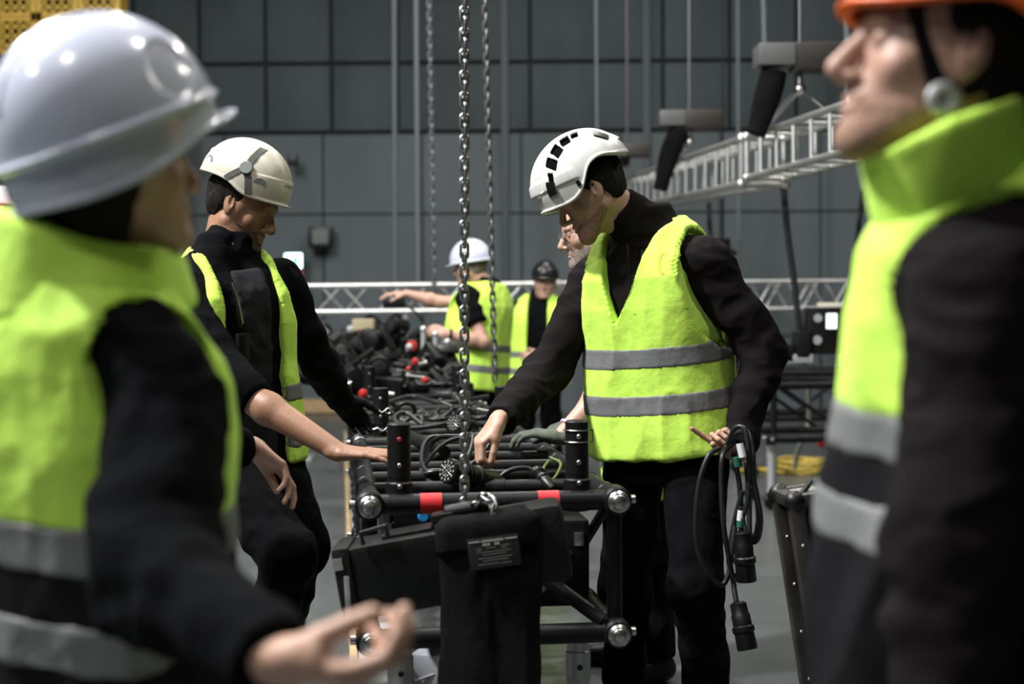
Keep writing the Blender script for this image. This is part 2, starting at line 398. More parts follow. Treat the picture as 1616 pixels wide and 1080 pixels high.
class Torso:
    def __init__(s, pel, shc, fp, fc, sc=1.0):
        s.P = V(pel); s.Q = V(shc); s.u = nz(s.Q - s.P); s.L = np.linalg.norm(s.Q - s.P); s.fp = V(*fp, 0.0) if len(fp) == 2 else V(fp); s.fc = V(*fc, 0.0) if len(fc) == 2 else V(fc); s.sc = sc
    def loc(s, p):
        q = p - s.P; h = q @ s.u; t = np.clip(h / s.L, 0, 1)[:, None]; f = nz(s.fp) * (1 - t) + nz(s.fc) * t
        f = f - (f @ s.u)[:, None] * s.u; f /= np.linalg.norm(f, axis=1)[:, None]; r = np.cross(f, s.u)
        return (q * r).sum(1) / s.sc, (q * f).sum(1) / s.sc, h / s.L * .49
    def world(s, x, y, h):
        t = min(max(h / .49, 0), 1); f = nz(s.fp) * (1 - t) + nz(s.fc) * t; f = nz(f - s.u * f.dot(s.u)); r = np.cross(f, s.u)
        return s.P + s.u * (h / .49 * s.L) + (r * x + f * y) * s.sc
    def loft(s, knots, infl=0, extra=None, n=2.35):
        K = np.array(knots)                          # h, w, d, yoff
        def fn(p):
            x, y, h = s.loc(p); w_ = np.interp(h, K[:, 0], K[:, 1]) + infl; d_ = np.interp(h, K[:, 0], K[:, 2]) + infl; y = y - np.interp(h, K[:, 0], K[:, 3])
            rr = ((np.abs(x) / w_) ** n + (np.abs(y) / d_) ** n) ** (1 / n); d = (rr - 1) * np.minimum(w_, d_) * s.sc
            d = np.maximum(d, np.maximum(h - K[-1, 0], K[0, 0] - h) * s.sc)
            if extra is not None: d = np.maximum(d, extra(x, y, h) * s.sc)
            return d
        return fn
    def pts(s, knots, infl=0):
        out = []
        for k in knots:
            for a in (-1, 1):
                for b in (-1, 1): out.append(s.world(a * (k[1] + infl), b * (k[2] + infl) + k[3], k[0]))
        return out
JK = [(-.20, .172, .118, 0), (-.05, .178, .120, 0), (.10, .165, .112, .005), (.25, .166, .116, .005), (.36, .178, .120, .005), (.44, .182, .114, 0), (.49, .168, .096, -.01), (.54, .118, .078, -.02), (.585, .075, .064, -.02), (.62, .062, .056, -.015)]
VK = [(-.26, .205, .150, .005), (-.10, .208, .152, .01), (.05, .196, .143, .01), (.20, .188, .138, .01), (.33, .196, .139, .01), (.42, .198, .132, .005), (.475, .188, .114, -.005), (.52, .148, .097, -.012), (.565, .100, .085, -.015), (.60, .082, .076, -.012)]
def vest_region(hem=-.16, top=.575, v_h=.24, v_slope=.42, v_off=0, v_min=0.0, arm_c=.40, arm_r=(.105, .175), arm_x=.118, neck_r=.078, open_w=0.0, lo=None, hi=None):
    def fn(x, y, h):
        d = np.maximum(hem - h, h - top)
        d = np.maximum(d, neck_r - np.sqrt(x * x + (y + .012) ** 2) - np.clip(.53 - h, 0, 1) * 2)
        e = (1 - np.sqrt(((h - arm_c) / arm_r[1]) ** 2 + ((y + .0) / arm_r[0]) ** 2)) * .11
        xx = arm_x + .05 * np.clip((.49 - h) / .2, 0, 1.2)
        d = np.maximum(d, np.minimum(e, np.abs(x) - xx))
        wv = np.maximum((h - v_h) * v_slope, 0) * (h > v_h) + open_w
        g = wv - np.abs(x - v_off * np.clip(1 - (h - v_h) / .3, 0, 1)); g = np.where((h > v_h) | (open_w > 0), g, -1.0)
        d = np.maximum(d, np.minimum(g, y - .0))
        if lo is not None: d = np.maximum(d, lo - h)
        if hi is not None: d = np.maximum(d, h - hi)
        return d
    return fn
def limit(v, a, b): return a

def person(label, T, shR, shL, elR, elL, wrR, wrL, head, R, hands, legs, skinm, sc=1.0, top=BLK, shirt=None, sleeves=(1.0, 1.0), vest=None, bands=(.10, -.06), two=None, collar=True, vh=.0045, bh=.0042, sh_h=.0055,
           hair=True, hairm=None, beard=None, beard_low=False, nose=1.0, closed=True, pants=PNT, body_name='body', gloves=(None, None), group=None, neckoff=(0, -.015, .0), fat=1.0, collar_h=.045, vest_hi_collar=False, fold=1.0, eyes=False, cat='person', jaw=1.0, hsc=1.0, vkn=None, hr=.007, band_w=.026, hi_collar=None, long_hair=False, neck_open=None):
    root = empty('person', (float(T.P[0]), float(T.P[1]), 0), label, cat, group)
    nb = T.world(neckoff[0], neckoff[1], .55 + neckoff[2]); R = np.array(R)
    # the body: head, neck, arms and hands visible; slim under the clothes
    S = Sdf(); hs = sc * hsc
    head_sdf(S, head, R, hs, nose, closed, jaw); neck_sdf(S, head, R, nb, hs)
    S.cone(nb, T.world(0, 0, .40), .06 * sc, .075 * sc, .03); S.cone(T.world(0, 0, .42), T.world(0, 0, -.02), .085 * sc, .09 * sc, .03)
    S.cone(shR, shL, .035 * sc, .035 * sc, .03)
    for sh, el, wr, sl, hd, gl in ((shR, elR, wrR, sleeves[0], hands[0], gloves[0]), (shL, elL, wrL, sleeves[1], hands[1], gloves[1])):
        bare = sl < 1
        a = .045 if bare else .032; S.cone(sh, el, .036 * sc, (.043 if bare else .03) * sc, .02)
        d = V(wr) - V(el)
        S.cone(el, V(el) + d * .3, (.042 if bare else .03) * sc, (.045 if bare else .031) * sc, .02); S.cone(V(el) + d * .3, wr, (.045 if bare else .031) * sc, .0265 * sc, .02)
        if hd and not gl: hand_sdf(S, wr, **hd)
    (hipR, knR, anR, toR), (hipL, knL, anL, toL) = legs
    for hp, kn, an, to in legs:
        S.cone(T.world(0, 0, -.02), hp, .08 * sc, .07 * sc, .03); S.cone(hp, kn, .065 * sc, .05 * sc, .02); S.cone(kn, an, .05 * sc, .035 * sc, .02); S.cone(an, V(to) * .6 + V(an) * .4 - V(0, 0, .03), .03 * sc, .03 * sc, .02)
    skin(body_name, S, skinm, root, bh)
    for hd, gl, wr in ((hands[0], gloves[0], wrR), (hands[1], gloves[1], wrL)):
        if gl:
            G = Sdf(); hand_sdf(G, wr, **dict(hd, thick=1.14)); skin('work_glove', G, gl, root, .0038)
    # sweater or jacket
    J = Sdf(); J.op(T.loft(JK, .004 * fat), .02, 'u', 1.6, T.pts(JK), .05)
    if collar: 
        ax = nz(head - nb); cb = nb - ax * .03; J.cone(cb, cb + ax * collar_h, .078 * sc, .070 * sc, .02, cut='b')
    for sh, el, wr, sl in ((shR, elR, wrR, sleeves[0]), (shL, elL, wrL, sleeves[1])):
        sh = V(sh); el = V(el); wr = V(wr); ph = random.random() * 6
        if sl >= .5 and sl <= 1:
            e2 = el + (wr - el) * (max(sl - .5, 0) * 2 if sl < 1 else .97)
            J.cone(sh, el, .066 * sc * fat, .058 * sc * fat, .03, wr=(.0012 * fold, 70, ph))
            if sl > .5: J.cone(el, e2, .056 * sc * fat, (.041 if sl == 1 else .052) * sc * fat, .03, cut='b', wr=(.0016 * fold, 80, ph + 1))
        else:
            J.cone(sh, sh + (el - sh) * sl * 2, .066 * sc * fat, .063 * sc * fat, .03, cut='b', wr=(.002, 80, ph))
    if neck_open: J.cone(*neck_open, .015, 's')
    skin('long_sleeved_top' if min(sleeves) > .5 else 'short_sleeved_top', J, top, root, sh_h, folds=[(.009 * fold, (7, 7, 10), 3), (.0035 * fold, (19, 19, 26), 8)])
    # vest
    if vest is not None:
        K = vkn or VK; kw = dict(vest)
        fo = [(.010 * fold, (5.5, 5.5, 3), 21), (.0045 * fold, (12, 12, 6), 47), (.0012 * fold, (24, 24, 14), 33)]
        reg = vest_region(**dict(kw, lo=two) if two is not None else kw)
        Z = Sdf(); Z.op(T.loft(K, .004, reg), .004, 'u', 1.6, T.pts(K), .03)
        vo = skin('safety_vest', Z, YEL, root, vh, folds=fo)
        if two is not None:
            Z = Sdf(); Z.op(T.loft(K, .003, vest_region(**dict(kw, hi=two))), .004, 'u', 1.6, T.pts([k_ for k_ in K if k_[0] < two + .1]), .03); skin('lower_vest_panel', Z, YEL2, vo, vh, folds=fo)
        for b in bands:
            Z = Sdf(); Z.op(T.loft(K, .0062, vest_region(**dict(kw, lo=b - band_w, hi=b + band_w))), .002, 'u', 1.6, T.pts([(b, .2, .15, 0)]), .05); skin('reflective_band', Z, REF, vo, .0042, folds=fo)
        if vest_hi_collar:
            ca, cz, cr, ct = hi_collar; Z = Sdf(); ca = V(ca); cz = V(cz); ax = nz(cz - ca); cn = nz(V(ct))
            Z.cone(ca, cz + ax * .1, cr[0], cr[1], .02); Z.cone(ca - ax * .02, cz + ax * .12, cr[0] - .014, cr[1] - .014, .01, 's')
            Z.op(lambda p: (p - cz) @ cn, .008, 'i'); Z.op(lambda p: (ca + ax * -.01 - p) @ ax, .008, 'i')
            skin('vest_collar', Z, YEL, vo, .005, folds=[(.006, (9, 9, 6), 5)])
    # trousers and boots
    Q = Sdf(); Q.cone(T.world(-.05, 0, -.03), T.world(.05, 0, -.03), .128 * sc, .128 * sc, .04, flat=(T.fp, .85))
    for hp, kn, an, to in legs:
        ph = random.random() * 6
        Q.cone(hp, kn, .100 * sc, .075 * sc, .04, wr=(.002, 45, ph)); Q.cone(kn, V(an) + V(0, 0, .0), .073 * sc, .062 * sc, .04, cut='b', wr=(.0028, 52, ph))
    skin('trousers', Q, pants, root, .0075, folds=[(.010, (9, 9, 6), 4), (.004, (20, 20, 20), 5)])
    for hp, kn, an, to in legs:
        B = Sdf(); an = V(an); to = V(to); heel = an + nz(an - to) * .03; heel[2] = .045; to = V(to[0], to[1], .035)
        B.cone(an + V(0, 0, .05), V(an[0], an[1], .06), .048, .048, .03); B.cone(heel, (heel + to) / 2, .042, .045, .03); B.cone((heel + to) / 2, to, .045, .038, .03)
        B.op(lambda p: .0 - p[:, 2], .004, 'i'); skin('work_boot', B, BOOT, root, .009)
    P = lambda x, y, z: head + R @ (V(x, y, z) * hs)
    def loc(p): return ((p - head) @ R) / hs
    if hair:
        H = Sdf(); H.ell(P(0, -.018, .034), V(.077 + hr, .098 + hr, .088 + hr) * hs, R, .01); H.ell(P(0, -.045, -.025), V(.066, .052, .055) * hs, R, .03)
        def cut(p):
            q = loc(p); x, y, z = q[:, 0], q[:, 1], q[:, 2]
            return np.maximum.reduce([y - (.045 + .35 * np.clip(z - .03, -.05, .2)), (-.068 - .1 * y) - z, np.where(np.abs(x) > .05, np.minimum((-.02 - z), y + .03), -1) - 0 * x]) * hs
        H.op(cut, .008, 'i')
        if long_hair: H.ell(P(0, -.045, -.06), V(.072, .060, .075) * hs, R, .03); H.cone(P(-.055, -.02, -.03), P(.055, -.02, -.03), .03, .03, .03)
        skin('hair', H, hairm or HAIRD, root, .004, folds=[(.003, (60, 60, 20), 2)])
    if beard:
        H = Sdf(); H.ell(P(0, .036, -.02), V(.0635, .0535, .0815) * hs, R, .03); H.ell(P(0, .068, -.064), V(.0345, .0295, .030) * hs, R, .02); H.ell(P(0, .083, -.101), V(.020, .0165, .017) * hs, R, .018)
        for s in (-1, 1): H.cone(P(.056 * s * jaw, .0, -.052), P(.018 * s, .074, -.104), .0222 * hs, .018 * hs, .03)
        def cut(p):
            q = loc(p); x, y, z = np.abs(q[:, 0]), q[:, 1], q[:, 2]
            top = np.interp(y, [0, .03, .07, .085, .12], [-.015, -.045, -.052, -.05, -.05])
            lip = .0095 - np.sqrt((x * .72) ** 2 + ((z + .0665) * 1.25) ** 2); lip = np.where(y > .08, lip, -1)
            if beard_low: top = top - .012
            return np.maximum.reduce([z - top, lip, -.005 - y]) * hs
        H.op(cut, .004, 'i'); skin('beard', H, beard, root, .003)
    if eyes:
        for s in (-1, 1):
            m = MB(); m.ball(P(.031 * s, .0785, .003), .0118 * hs, R, 16, 12); e = m.obj('eye', WHT, root)
            m = MB(); m.ball(P(.031 * s, .0868, .003), V(.0052, .0042, .0052) * hs, R, 12, 8); m.obj('iris', HAIRD, e)
            L = Sdf(); L.ell(P(.031 * s, .0775, .004), V(.0140, .0138, .0135) * hs, R, .002)
            L.op(lambda p: (.0065 - loc(p)[:, 2]) * hs, .001, 'i'); skin('eyelid', L, skinm, root, .0016 if hs > .9 else .003)
    return root, P

# ---------------------------------------------------------------- helmets (worn: children of the person)
def helmet(root, c, R, kind, m, sc=1.0, h=.0026):
    """c: helmet origin (brow level, middle of the head); R columns right, forward, up"""
    c = V(c); R = np.array(R); P = lambda x, y, z: c + R @ (V(x, y, z) * sc)
    def loc(p): q = ((p - c) @ R) / sc; return q[:, 0], q[:, 1], q[:, 2]
    prm = dict(
        rescue=dict(r=(.112, .142, .122), edge=([-90, -55, -35, -12, 10, 40, 60, 90], [-.112, -.104, -.078, -.022, -.004, -.018, -.026, -.022]), fl=([-90, 0, 60, 90], [.008, .004, .004, .012])),
        climb=dict(r=(.112, .142, .122), edge=([-90, -60, -30, -5, 15, 35, 60, 90], [-.028, -.020, .018, .016, -.030, -.044, -.030, -.014]), fl=([-90, 0, 60, 90], [.006, .004, .004, .010])),
        petz=dict(r=(.108, .140, .125), edge=([-90, -60, -20, 0, 25, 50, 90], [-.030, -.020, -.012, -.014, -.036, -.030, -.018]), fl=([-90, 0, 50, 75, 90], [.002, .002, .004, .014, .020])),
        cap=dict(r=(.112, .136, .135), edge=([-90, -40, 0, 40, 90], [-.088, -.083, -.066, -.028, .002]), fl=([-90, 0, 50, 75, 90], [.003, .003, .004, .022, .040])),
        round=dict(r=(.108, .132, .128), edge=([-90, -40, 0, 40, 90], [-.030, -.026, -.018, -.010, -.006]), fl=([-90, 0, 50, 75, 90], [.006, .006, .010, .028, .042])))[kind]
    r = V(prm['r'])
    deg = np.arange(-130, 131.0); ker = np.exp(-.5 * (np.arange(-24, 25) / 9.0) ** 2); ker /= ker.sum(); mir = np.where(deg > 90, 180 - deg, np.where(deg < -90, -180 - deg, deg))
    tabE = np.convolve(np.interp(mir, *prm['edge']), ker, 'same'); tabF = np.convolve(np.interp(mir, *prm['fl']), ker, 'same')
    def ze(x, y):
        ph = np.degrees(np.arctan2(y, np.abs(x) + 1e-6)); return np.interp(ph, deg, tabE), np.interp(ph, deg, tabF)
    def dome(p, grow=0):
        x, y, z = loc(p); rr = r + grow; z_ = np.maximum(z, 0) + np.minimum(z, 0) * .55; q = np.stack([x, y, z_], 1)
        k0 = np.sqrt(((q / rr) ** 2).sum(1)); k1 = np.sqrt(((q / (rr * rr)) ** 2).sum(1)) + 1e-9; return k0 * (k0 - 1) / k1 * sc
    S = Sdf(); box = [P(a * r[0], b * (r[1] + .04), g) for a in (-1, 1) for b in (-1, 1) for g in (-.06, r[2])]
    def shell(p):
        x, y, z = loc(p); d = dome(p); e, f = ze(x, y)
        if kind == 'climb':      # raised centre band and side lobes
            d = d - .005 * sc * np.clip((.046 - np.abs(x)) / .006, 0, 1) * (z > .02)
            d = d - .004 * sc * np.clip((.020 - np.abs(z - .012 - .25 * y)) / .006, 0, 1) * np.clip((y - .02) / .02, 0, 1)
            d = d + .004 * sc * np.clip((.007 - np.abs(np.abs(x) - .056)) / .004, 0, 1) * (z > .03)
            d = d - .007 * sc * np.clip((-.095 - y) / .02, 0, 1) * np.clip((.05 - z) / .03, 0, 1)
        if kind == 'petz':
            d = d - .003 * sc * np.clip((.030 - np.abs(x)) / .005, 0, 1) * (z > .04)
            d = d - .0025 * sc * np.clip((.028 - z + .2 * np.abs(y)) / .004, 0, 1)
        if kind == 'cap':
            for o in (0, .022): d = d - .0035 * sc * np.clip((.005 - np.abs(np.abs(x) - o)) / .003, 0, 1) * (z > .03)
            pan = np.sqrt(((y - .055) / .033) ** 2 + ((z - .055) / .038) ** 2); d = d + .004 * sc * np.clip((1 - pan) / .12, 0, 1)
            gz = z - (-.004 + .03 * y / .14); d = d - .007 * sc * np.clip((.0055 - np.abs(gz)) / .003, 0, 1) - .002 * sc * (gz > 0)
        if kind == 'round': d = d - .003 * sc * np.clip((.010 - np.abs(x)) / .004, 0, 1) * (z > .03)
        d = np.maximum(d, (e - z) * sc)
        fl = np.maximum(dome(p) - f * sc, np.abs(z - e - .003) * sc - .003 * sc)
        k = .005; hh = np.maximum(k - np.abs(d - fl), 0) / k; d = np.minimum(d, fl) - hh * hh * k * .25
        inn = -(dome(p, -.007)); return np.maximum(d, inn)
    S.op(shell, .002, 'u', 1.5, box, .03)
    if kind == 'climb':
        for s in (-1, 1):
            for (y, z, a, b, c_, rot) in ((-.046, .100, .010, .006, .03, -.3), (-.014, .102, .0135, .010, .03, -.1), (.022, .094, .0145, .0130, .03, .35), (.056, .074, .0145, .0125, .03, .75), (.082, .046, .012, .006, .03, 1.05)):
                Rr = R @ np.array(Matrix.Rotation(-rot, 3, 'X'))
                o = P(.074 * s, y, z); S.ops.append((lambda p, o=o, Rr=Rr, a=a, b=b: (lambda q: np.maximum.reduce([np.abs(q[:, 1] + .35 * q[:, 2]) - a * sc, np.abs(q[:, 2]) - b * sc, np.abs(q[:, 0]) - .05]))((p - o) @ Rr), .004, 's', 1.2))
    hm = skin('helmet', S, m, root, h * (1 if sc > .9 else sc))
    inner = Sdf(); inner.op(lambda p: np.maximum.reduce([dome(p, -.009), (ze(loc(p)[0], loc(p)[1])[0] + .012 - loc(p)[2]) * sc]), .002, 'u', 1.5, box, .03)
    skin('helmet_liner', inner, mat('black_foam', (.004, .004, .004), .95, spec=.02), hm, .006)
    surf = lambda y, z, s, g=.0: s * r[0] * math.sqrt(max(0, 1 - (y / r[1]) ** 2 - (max(z, 0) / r[2]) ** 2)) + s * g
    def on(pts, s, wd, name, mt, th=.004, lift=.001):   # a strip following the shell: list of (y, z)
        vs = []; M = len(pts)
        for i, (y, z) in enumerate(pts):
            y0, z0 = pts[max(i - 1, 0)]; y1, z1 = pts[min(i + 1, M - 1)]; t = nz(V(y1 - y0, z1 - z0)); nn = V(-t[1], t[0]) * wd / 2
            for g in (lift, lift + th):
                for e in (-1, 1):
                    yy, zz = y + nn[0] * e, z + nn[1] * e; vs.append(P(surf(yy, zz, s, g), yy, zz))
        fs = []
        for i in range(M - 1):
            a = i * 4; b = a + 4; fs += [(a + 2, a + 3, b + 3, b + 2), (a, b, b + 1, a + 1), (a, a + 2, b + 2, b), (a + 1, b + 1, b + 3, a + 3)]
        fs += [(0, 1, 3, 2), (M * 4 - 4, M * 4 - 2, M * 4 - 1, M * 4 - 3)]
        b = MB(); b.add(vs, fs); return b.obj(name, mt, hm)
    if kind == 'climb':
        for s in (-1, 1):
            on([(.092, .040), (.098, .030), (.103, .016), (.106, .004)], s, .020, 'lamp_clip', BPL, .007)
            on([(-.090, .075), (-.100, .064), (-.110, .050), (-.116, .040)], s, .016, 'lamp_clip', BPL, .006)
            on([(.036, -.002), (.037, -.010), (.038, -.018)], s, .010, 'chin_strap_anchor', BPL, .004)
    if kind == 'petz':
        for s in (-1, 1):
            on([(.030, .112), (.031, .100), (.030, .076), (.028, .040)], s, .019, 'helmet_strap', STRAP); on([(.028, .042), (.010, .020), (-.006, .0), (-.014, -.012)], s, .017, 'helmet_strap', STRAP)
            on([(.030, .042), (.050, .014), (.066, -.026)], s, .019, 'helmet_strap', STRAP)
            x = surf(.030, .042, s, .006); b = MB(); ax = nz(R @ V(s, .2, .3)); b.cyl(P(x, .030, .042) - ax * .006, P(x, .030, .042) + ax * .004, .020, 24, .002); b.obj('strap_buckle', HGREY, hm)
            for y, z in ((.082, .014), (-.100, .014)):
                b = MB(); pts = [(y + .017 * math.cos(t), z + .018 * math.sin(t)) for t in np.linspace(0, math.pi, 12)]
                vs = [P(surf(a, q, s, .001 if math.hypot(a, q) else 0), a, q) for a, q in pts] + [P(surf(a, q, s, .005), a, q) for a, q in pts]
                n_ = 12; b.add(vs, [tuple(range(n_)), tuple(range(n_, 2 * n_))[::-1]] + [(i, (i + 1) % n_, n_ + (i + 1) % n_, n_ + i) for i in range(n_)]); b.obj('helmet_insert', HGREY, hm)
    return hm, P, on

def legs_of(T, R=None, L=None, fr=None):
    pass
def leg(T, side, knee=None, ankle=None, toe=None, sp=.1):
    hip = T.world(.09 * side, 0, -.045)
    f = nz(V(T.fp[0], T.fp[1], 0)); r = np.cross(f, V(0, 0, 1))
    ankle = V(ankle) if ankle is not None else V(hip[0], hip[1], .09) + r * side * .03
    knee = V(knee) if knee is not None else (hip + ankle) / 2 + f * .03
    toe = V(toe) if toe is not None else ankle + nz(f + r * side * .25) * .17
    return hip, knee, ankle, toe
# ================================================================ THE HALL
def floor_mat():
    m = mat('grey_painted_floor', (.085, .092, .09), .3, noise=.22, nscale=1.6, bump=.12, bscale=9)
    nt = m.node_tree; b = nt.nodes['Principled BSDF']; n = nt.nodes.new('ShaderNodeTexNoise'); n.inputs['Scale'].default_value = 4; n.inputs['Detail'].default_value = 6
    r = nt.nodes.new('ShaderNodeMapRange'); r.inputs[3].default_value = .16; r.inputs[4].default_value = .42
    nt.links.new(n.outputs[0], r.inputs[0]); nt.links.new(r.outputs[0], b.inputs['Roughness']); return m
m = MB(); m.box((0, 8, -.05), (14, 12, .05)); m.obj('floor', floor_mat(), kind='structure')
# back wall of framed metal panels, set slightly askew
WY = 18.0; WR = np.array(Matrix.Rotation(math.radians(-1.0), 3, 'Z'))
def wp(x, z, y=0): return V(0, WY, 0) + WR @ V(x, y, z)
WALL = mat('blue_grey_wall_panel', (.062, .076, .082), .6, spec=.2, noise=.22, nscale=1.3, stretch=(1, 1, .35), bump=.1, bscale=30)
WALLD = mat('blue_grey_lower_cladding', (.115, .135, .143), .65, spec=.2, noise=.16, nscale=1.5, stretch=(1, 1, .3))
DARKM = mat('dark_wall_joint', (.014, .017, .019), .7, spec=.2)
m = MB(); m.box(wp(0, 4.5, .12), (14, .1, 4.5), WR); m.obj('wall_back', DARKM, kind='structure')
m = MB()
x0 = at(315, 200, WY)[0]; PW = .835; zz = [at(600, 338, WY)[2] - .0, at(600, 209, WY)[2], at(600, 100, WY)[2]]; ph = zz[2] - zz[1]; rows = [zz[1] + ph * i for i in range(0, 5)]
for r_ in range(4):
    for i in range(-14, 17):
        m.box(wp(x0 + PW * (i + .5), rows[r_] + ph / 2, .0), (PW / 2 - .022, .03, ph / 2 - .026), WR, .008)
m.obj('wall_panels', WALL, kind='structure').name = 'trim_1'
m = MB(); zs = [(0, .95), (.97, zz[0] - .012), (zz[0] + .012, zz[1] - .03)]
for a, b in zs:
    for i in range(-8, 10): m.box(wp(x0 + PW * 1.5 * (i + .5) + .3, (a + b) / 2, .0), (PW * .75 - .012, .03, (b - a) / 2), WR)
m.obj('trim_2', WALLD, kind='structure')
RIB = mat('pale_grey_wall_rib', (.072, .085, .092), .6)
m = MB()
for px in (797, 1020):
    m.box(wp(at(px, 200, WY)[0], 4.2, -.06), (.05, .03, 4.2), WR, .01)
m.obj('trim_3', RIB, kind='structure')
m = MB(); m.box(wp(-3.5, .10, -.06), (3.4, .03, .085), WR); m.obj('baseboard_back', WOOD, kind='structure')

def plate(name, px0, py0, px1, py1, D, th, mt, label, cat, parent=None, **k):
    a = at(px0, py1, D); b = at(px1, py0, D); m = MB(); m.box(((a[0] + b[0]) / 2, D, (a[2] + b[2]) / 2), (abs(b[0] - a[0]) / 2, th, abs(b[2] - a[2]) / 2), None, min(.01, th * .4))
    return m.obj(name, mt, parent, label=label, cat=cat, **k)
# exit light
c = at(464, 412, 17.7); root = empty('exit_sign', c, 'small glowing green-white emergency exit light on the back wall', 'exit sign')
m = MB(); m.box(c, (.125, .04, .11), None, .02); m.obj('sign_housing', BPL, root)
m = MB(); m.box(c - V(0, .05, 0), (.105, .012, .09)); m.obj('lit_panel', mat('lit_exit_panel', (.8, 1, .95), emis=(.62, 1, .85), es=7), root)
m = MB(); p = c + V(-.01, -.066, 0); m.box(p + V(.0, 0, 0), (.028, .003, .006)); m.box(p + V(.04, 0, 0), (.03, .003, .055)); m.obj('pictogram', mat('exit_green', (.05, .45, .22), emis=(.1, .8, .4), es=1.5), root)
plate('fire_hose_box', 462, 427, 479, 442, 17.7, .06, REDP, 'small red box on the wall just under the exit light', 'fire box')
c = at(507, 375, 17.8); root = empty('wall_speaker', c, 'dark square box with grey grille fixed to the back wall', 'wall box')
m = MB(); m.box(c, (.15, .09, .135), None, .02); m.obj('cabinet', BPL, root)
m = MB(); m.box(c - V(0, .1, 0), (.10, .012, .085), None, .006); m.obj('grille', mat('dull_grey_grille', (.16, .18, .17), .7), root)
plate('wall_bracket', 455, 245, 470, 262, 17.7, .08, BPL, 'tiny black bracket high on the back wall behind the cream helmet', 'bracket')
# yellow slatted crates hung high on the left
CR = mat('yellow_plastic_crate', (.62, .40, .05), .55, noise=.12, nscale=6)
a = at(0, 92, 15.0); b = at(196, -20, 15.0); W_ = b[0] - a[0]; n_ = 5
for i in range(-2, 3):
    for j in range(2):
        w_ = W_ / 3; h_ = .40; x = a[0] + w_ * (i + .5); z = a[2] + h_ * (j + .5)
        if i < -1: continue
        root = empty('plastic_crate', (x, 15.0, z - h_ / 2), 'yellow slotted crate at top left, %s row, %s' % (('lower', 'upper')[j], ('half out of frame', 'second from left', 'third from left', 'rightmost')[i + 1]), 'crate', 'yellow crates stacked at the top left')
        m = MB(); fr = .025
        for s in (-1, 1):
            m.box((x + s * (w_ / 2 - fr - .004), 15.0, z), (fr, .16, h_ / 2 - .004)); m.box((x, 15.0, z + s * (h_ / 2 - fr * .8 - .004)), (w_ / 2 - .006, .16, fr * .8))
        for k in range(1, 5): m.box((x - w_ / 2 + w_ * k / 5, 14.86, z), (.014, .012, h_ / 2 - .01))
        for k in range(1, 4): m.box((x, 14.86, z - h_ / 2 + h_ * k / 4), (w_ / 2 - .01, .012, .020))
        m.obj('crate_frame', CR, root)
        m = MB(); m.box((x, 15.1, z), (w_ / 2 - .03, .03, h_ / 2 - .03)); m.obj('crate_back', mat('dark_crate_inside', (.05, .035, .01), .8), root)
m = MB(); zb = at(0, 92, 15.0)[2] - .03; m.box((a[0] + W_ * .3, 15.0, zb), (W_ * .75, .25, .03)); m.box((a[0] - .3, 15.2, zb / 2), (.06, .06, zb / 2 - .02)); m.box((a[0] + W_ - .1, 15.2, zb / 2), (.05, .05, zb / 2 - .02))
m.obj('storage_rack', mat('dark_rack_steel', (.03, .033, .035), .6), label='dark steel rack carrying the yellow crates at the far left', cat='rack')
plate('white_cabinet', -40, 298, 56, 326, 7.6, .2, WHT, 'white cabinet top peeking out behind the big white hard hat', 'cabinet')
plate('red_tool_box', -40, 329, 22, 352, 7.4, .15, mat('orange_red_paint', (.55, .09, .02), .5), 'orange-red toolbox at the left edge under the white cabinet', 'toolbox')
plate('blue_bin', -40, 354, 10, 378, 7.3, .15, BLUEP, 'blue bin at the left edge beneath the orange-red toolbox', 'bin')
c = at(10, 378, 7.4); m = MB(); m.box((c[0] - .15, 7.45, c[2] / 2 - .02), (.25, .25, c[2] / 2 - .03), None, .02); m.obj('equipment_trunk', BPLR, label='dark trunk standing at the far left behind the nearest person', cat='trunk')
# ---------------------------------------------------------------- silver trusses
def truss_box(name, A, B, wd, r, n, mt, label, cat='truss', side='V', group=None, lace_r=.55):
    A = V(A); B = V(B); d = nz(B - A); L = np.linalg.norm(B - A); rt = nz(np.cross(d, V(0, 0, 1))); up = np.cross(rt, d)
    root = empty(name, (A + B) / 2, label, cat, group); w2 = wd / 2
    cs = [(rt * a + up * b) * w2 for a, b in ((-1, -1), (1, -1), (1, 1), (-1, 1))]
    for c_ in cs: m = MB(); m.cyl(A + c_, B + c_, r, 12); m.obj('chord_tube', mt, root)
    for q in range(4):
        c0 = cs[q]; c1 = cs[(q + 1) % 4]; m = MB()
        for i in range(n):
            p = A + d * L * (i + .1) / n; p2 = A + d * L * (i + .9) / n
            if side == 'L': m2 = MB(); m2.cyl(p + c0, p + c1, r * lace_r, 8); m2.obj('rung', mt, root); continue
            if side == 'V': m.cyl(p + c0, A + d * L * (i + .5) / n + c1, r * lace_r, 8); m.cyl(A + d * L * (i + .5) / n + c1, p2 + c0, r * lace_r, 8)
        if side == 'V': m.obj('lacing_tubes', mt, root)
    for e in (A, B):
        m = MB()
        for q in range(4): m.cyl(e + cs[q], e + cs[(q + 1) % 4], r, 10); m.ball(e + cs[q], r * 1.6)
        m.obj('end_frame', mt, root)
    return root
Dt = 12.4
truss_box('silver_truss', at(400, 473, Dt), at(872, 469, Dt), .225, .0245, 5, ALU, 'bright silver box truss lying across the far background behind the pointing man', lace_r=.32)
truss_box('silver_truss', at(880, 469, Dt + .1), at(1480, 464, Dt + .3), .24, .017, 10, ALUM, 'duller silver box truss crossing behind the man in the vented helmet')
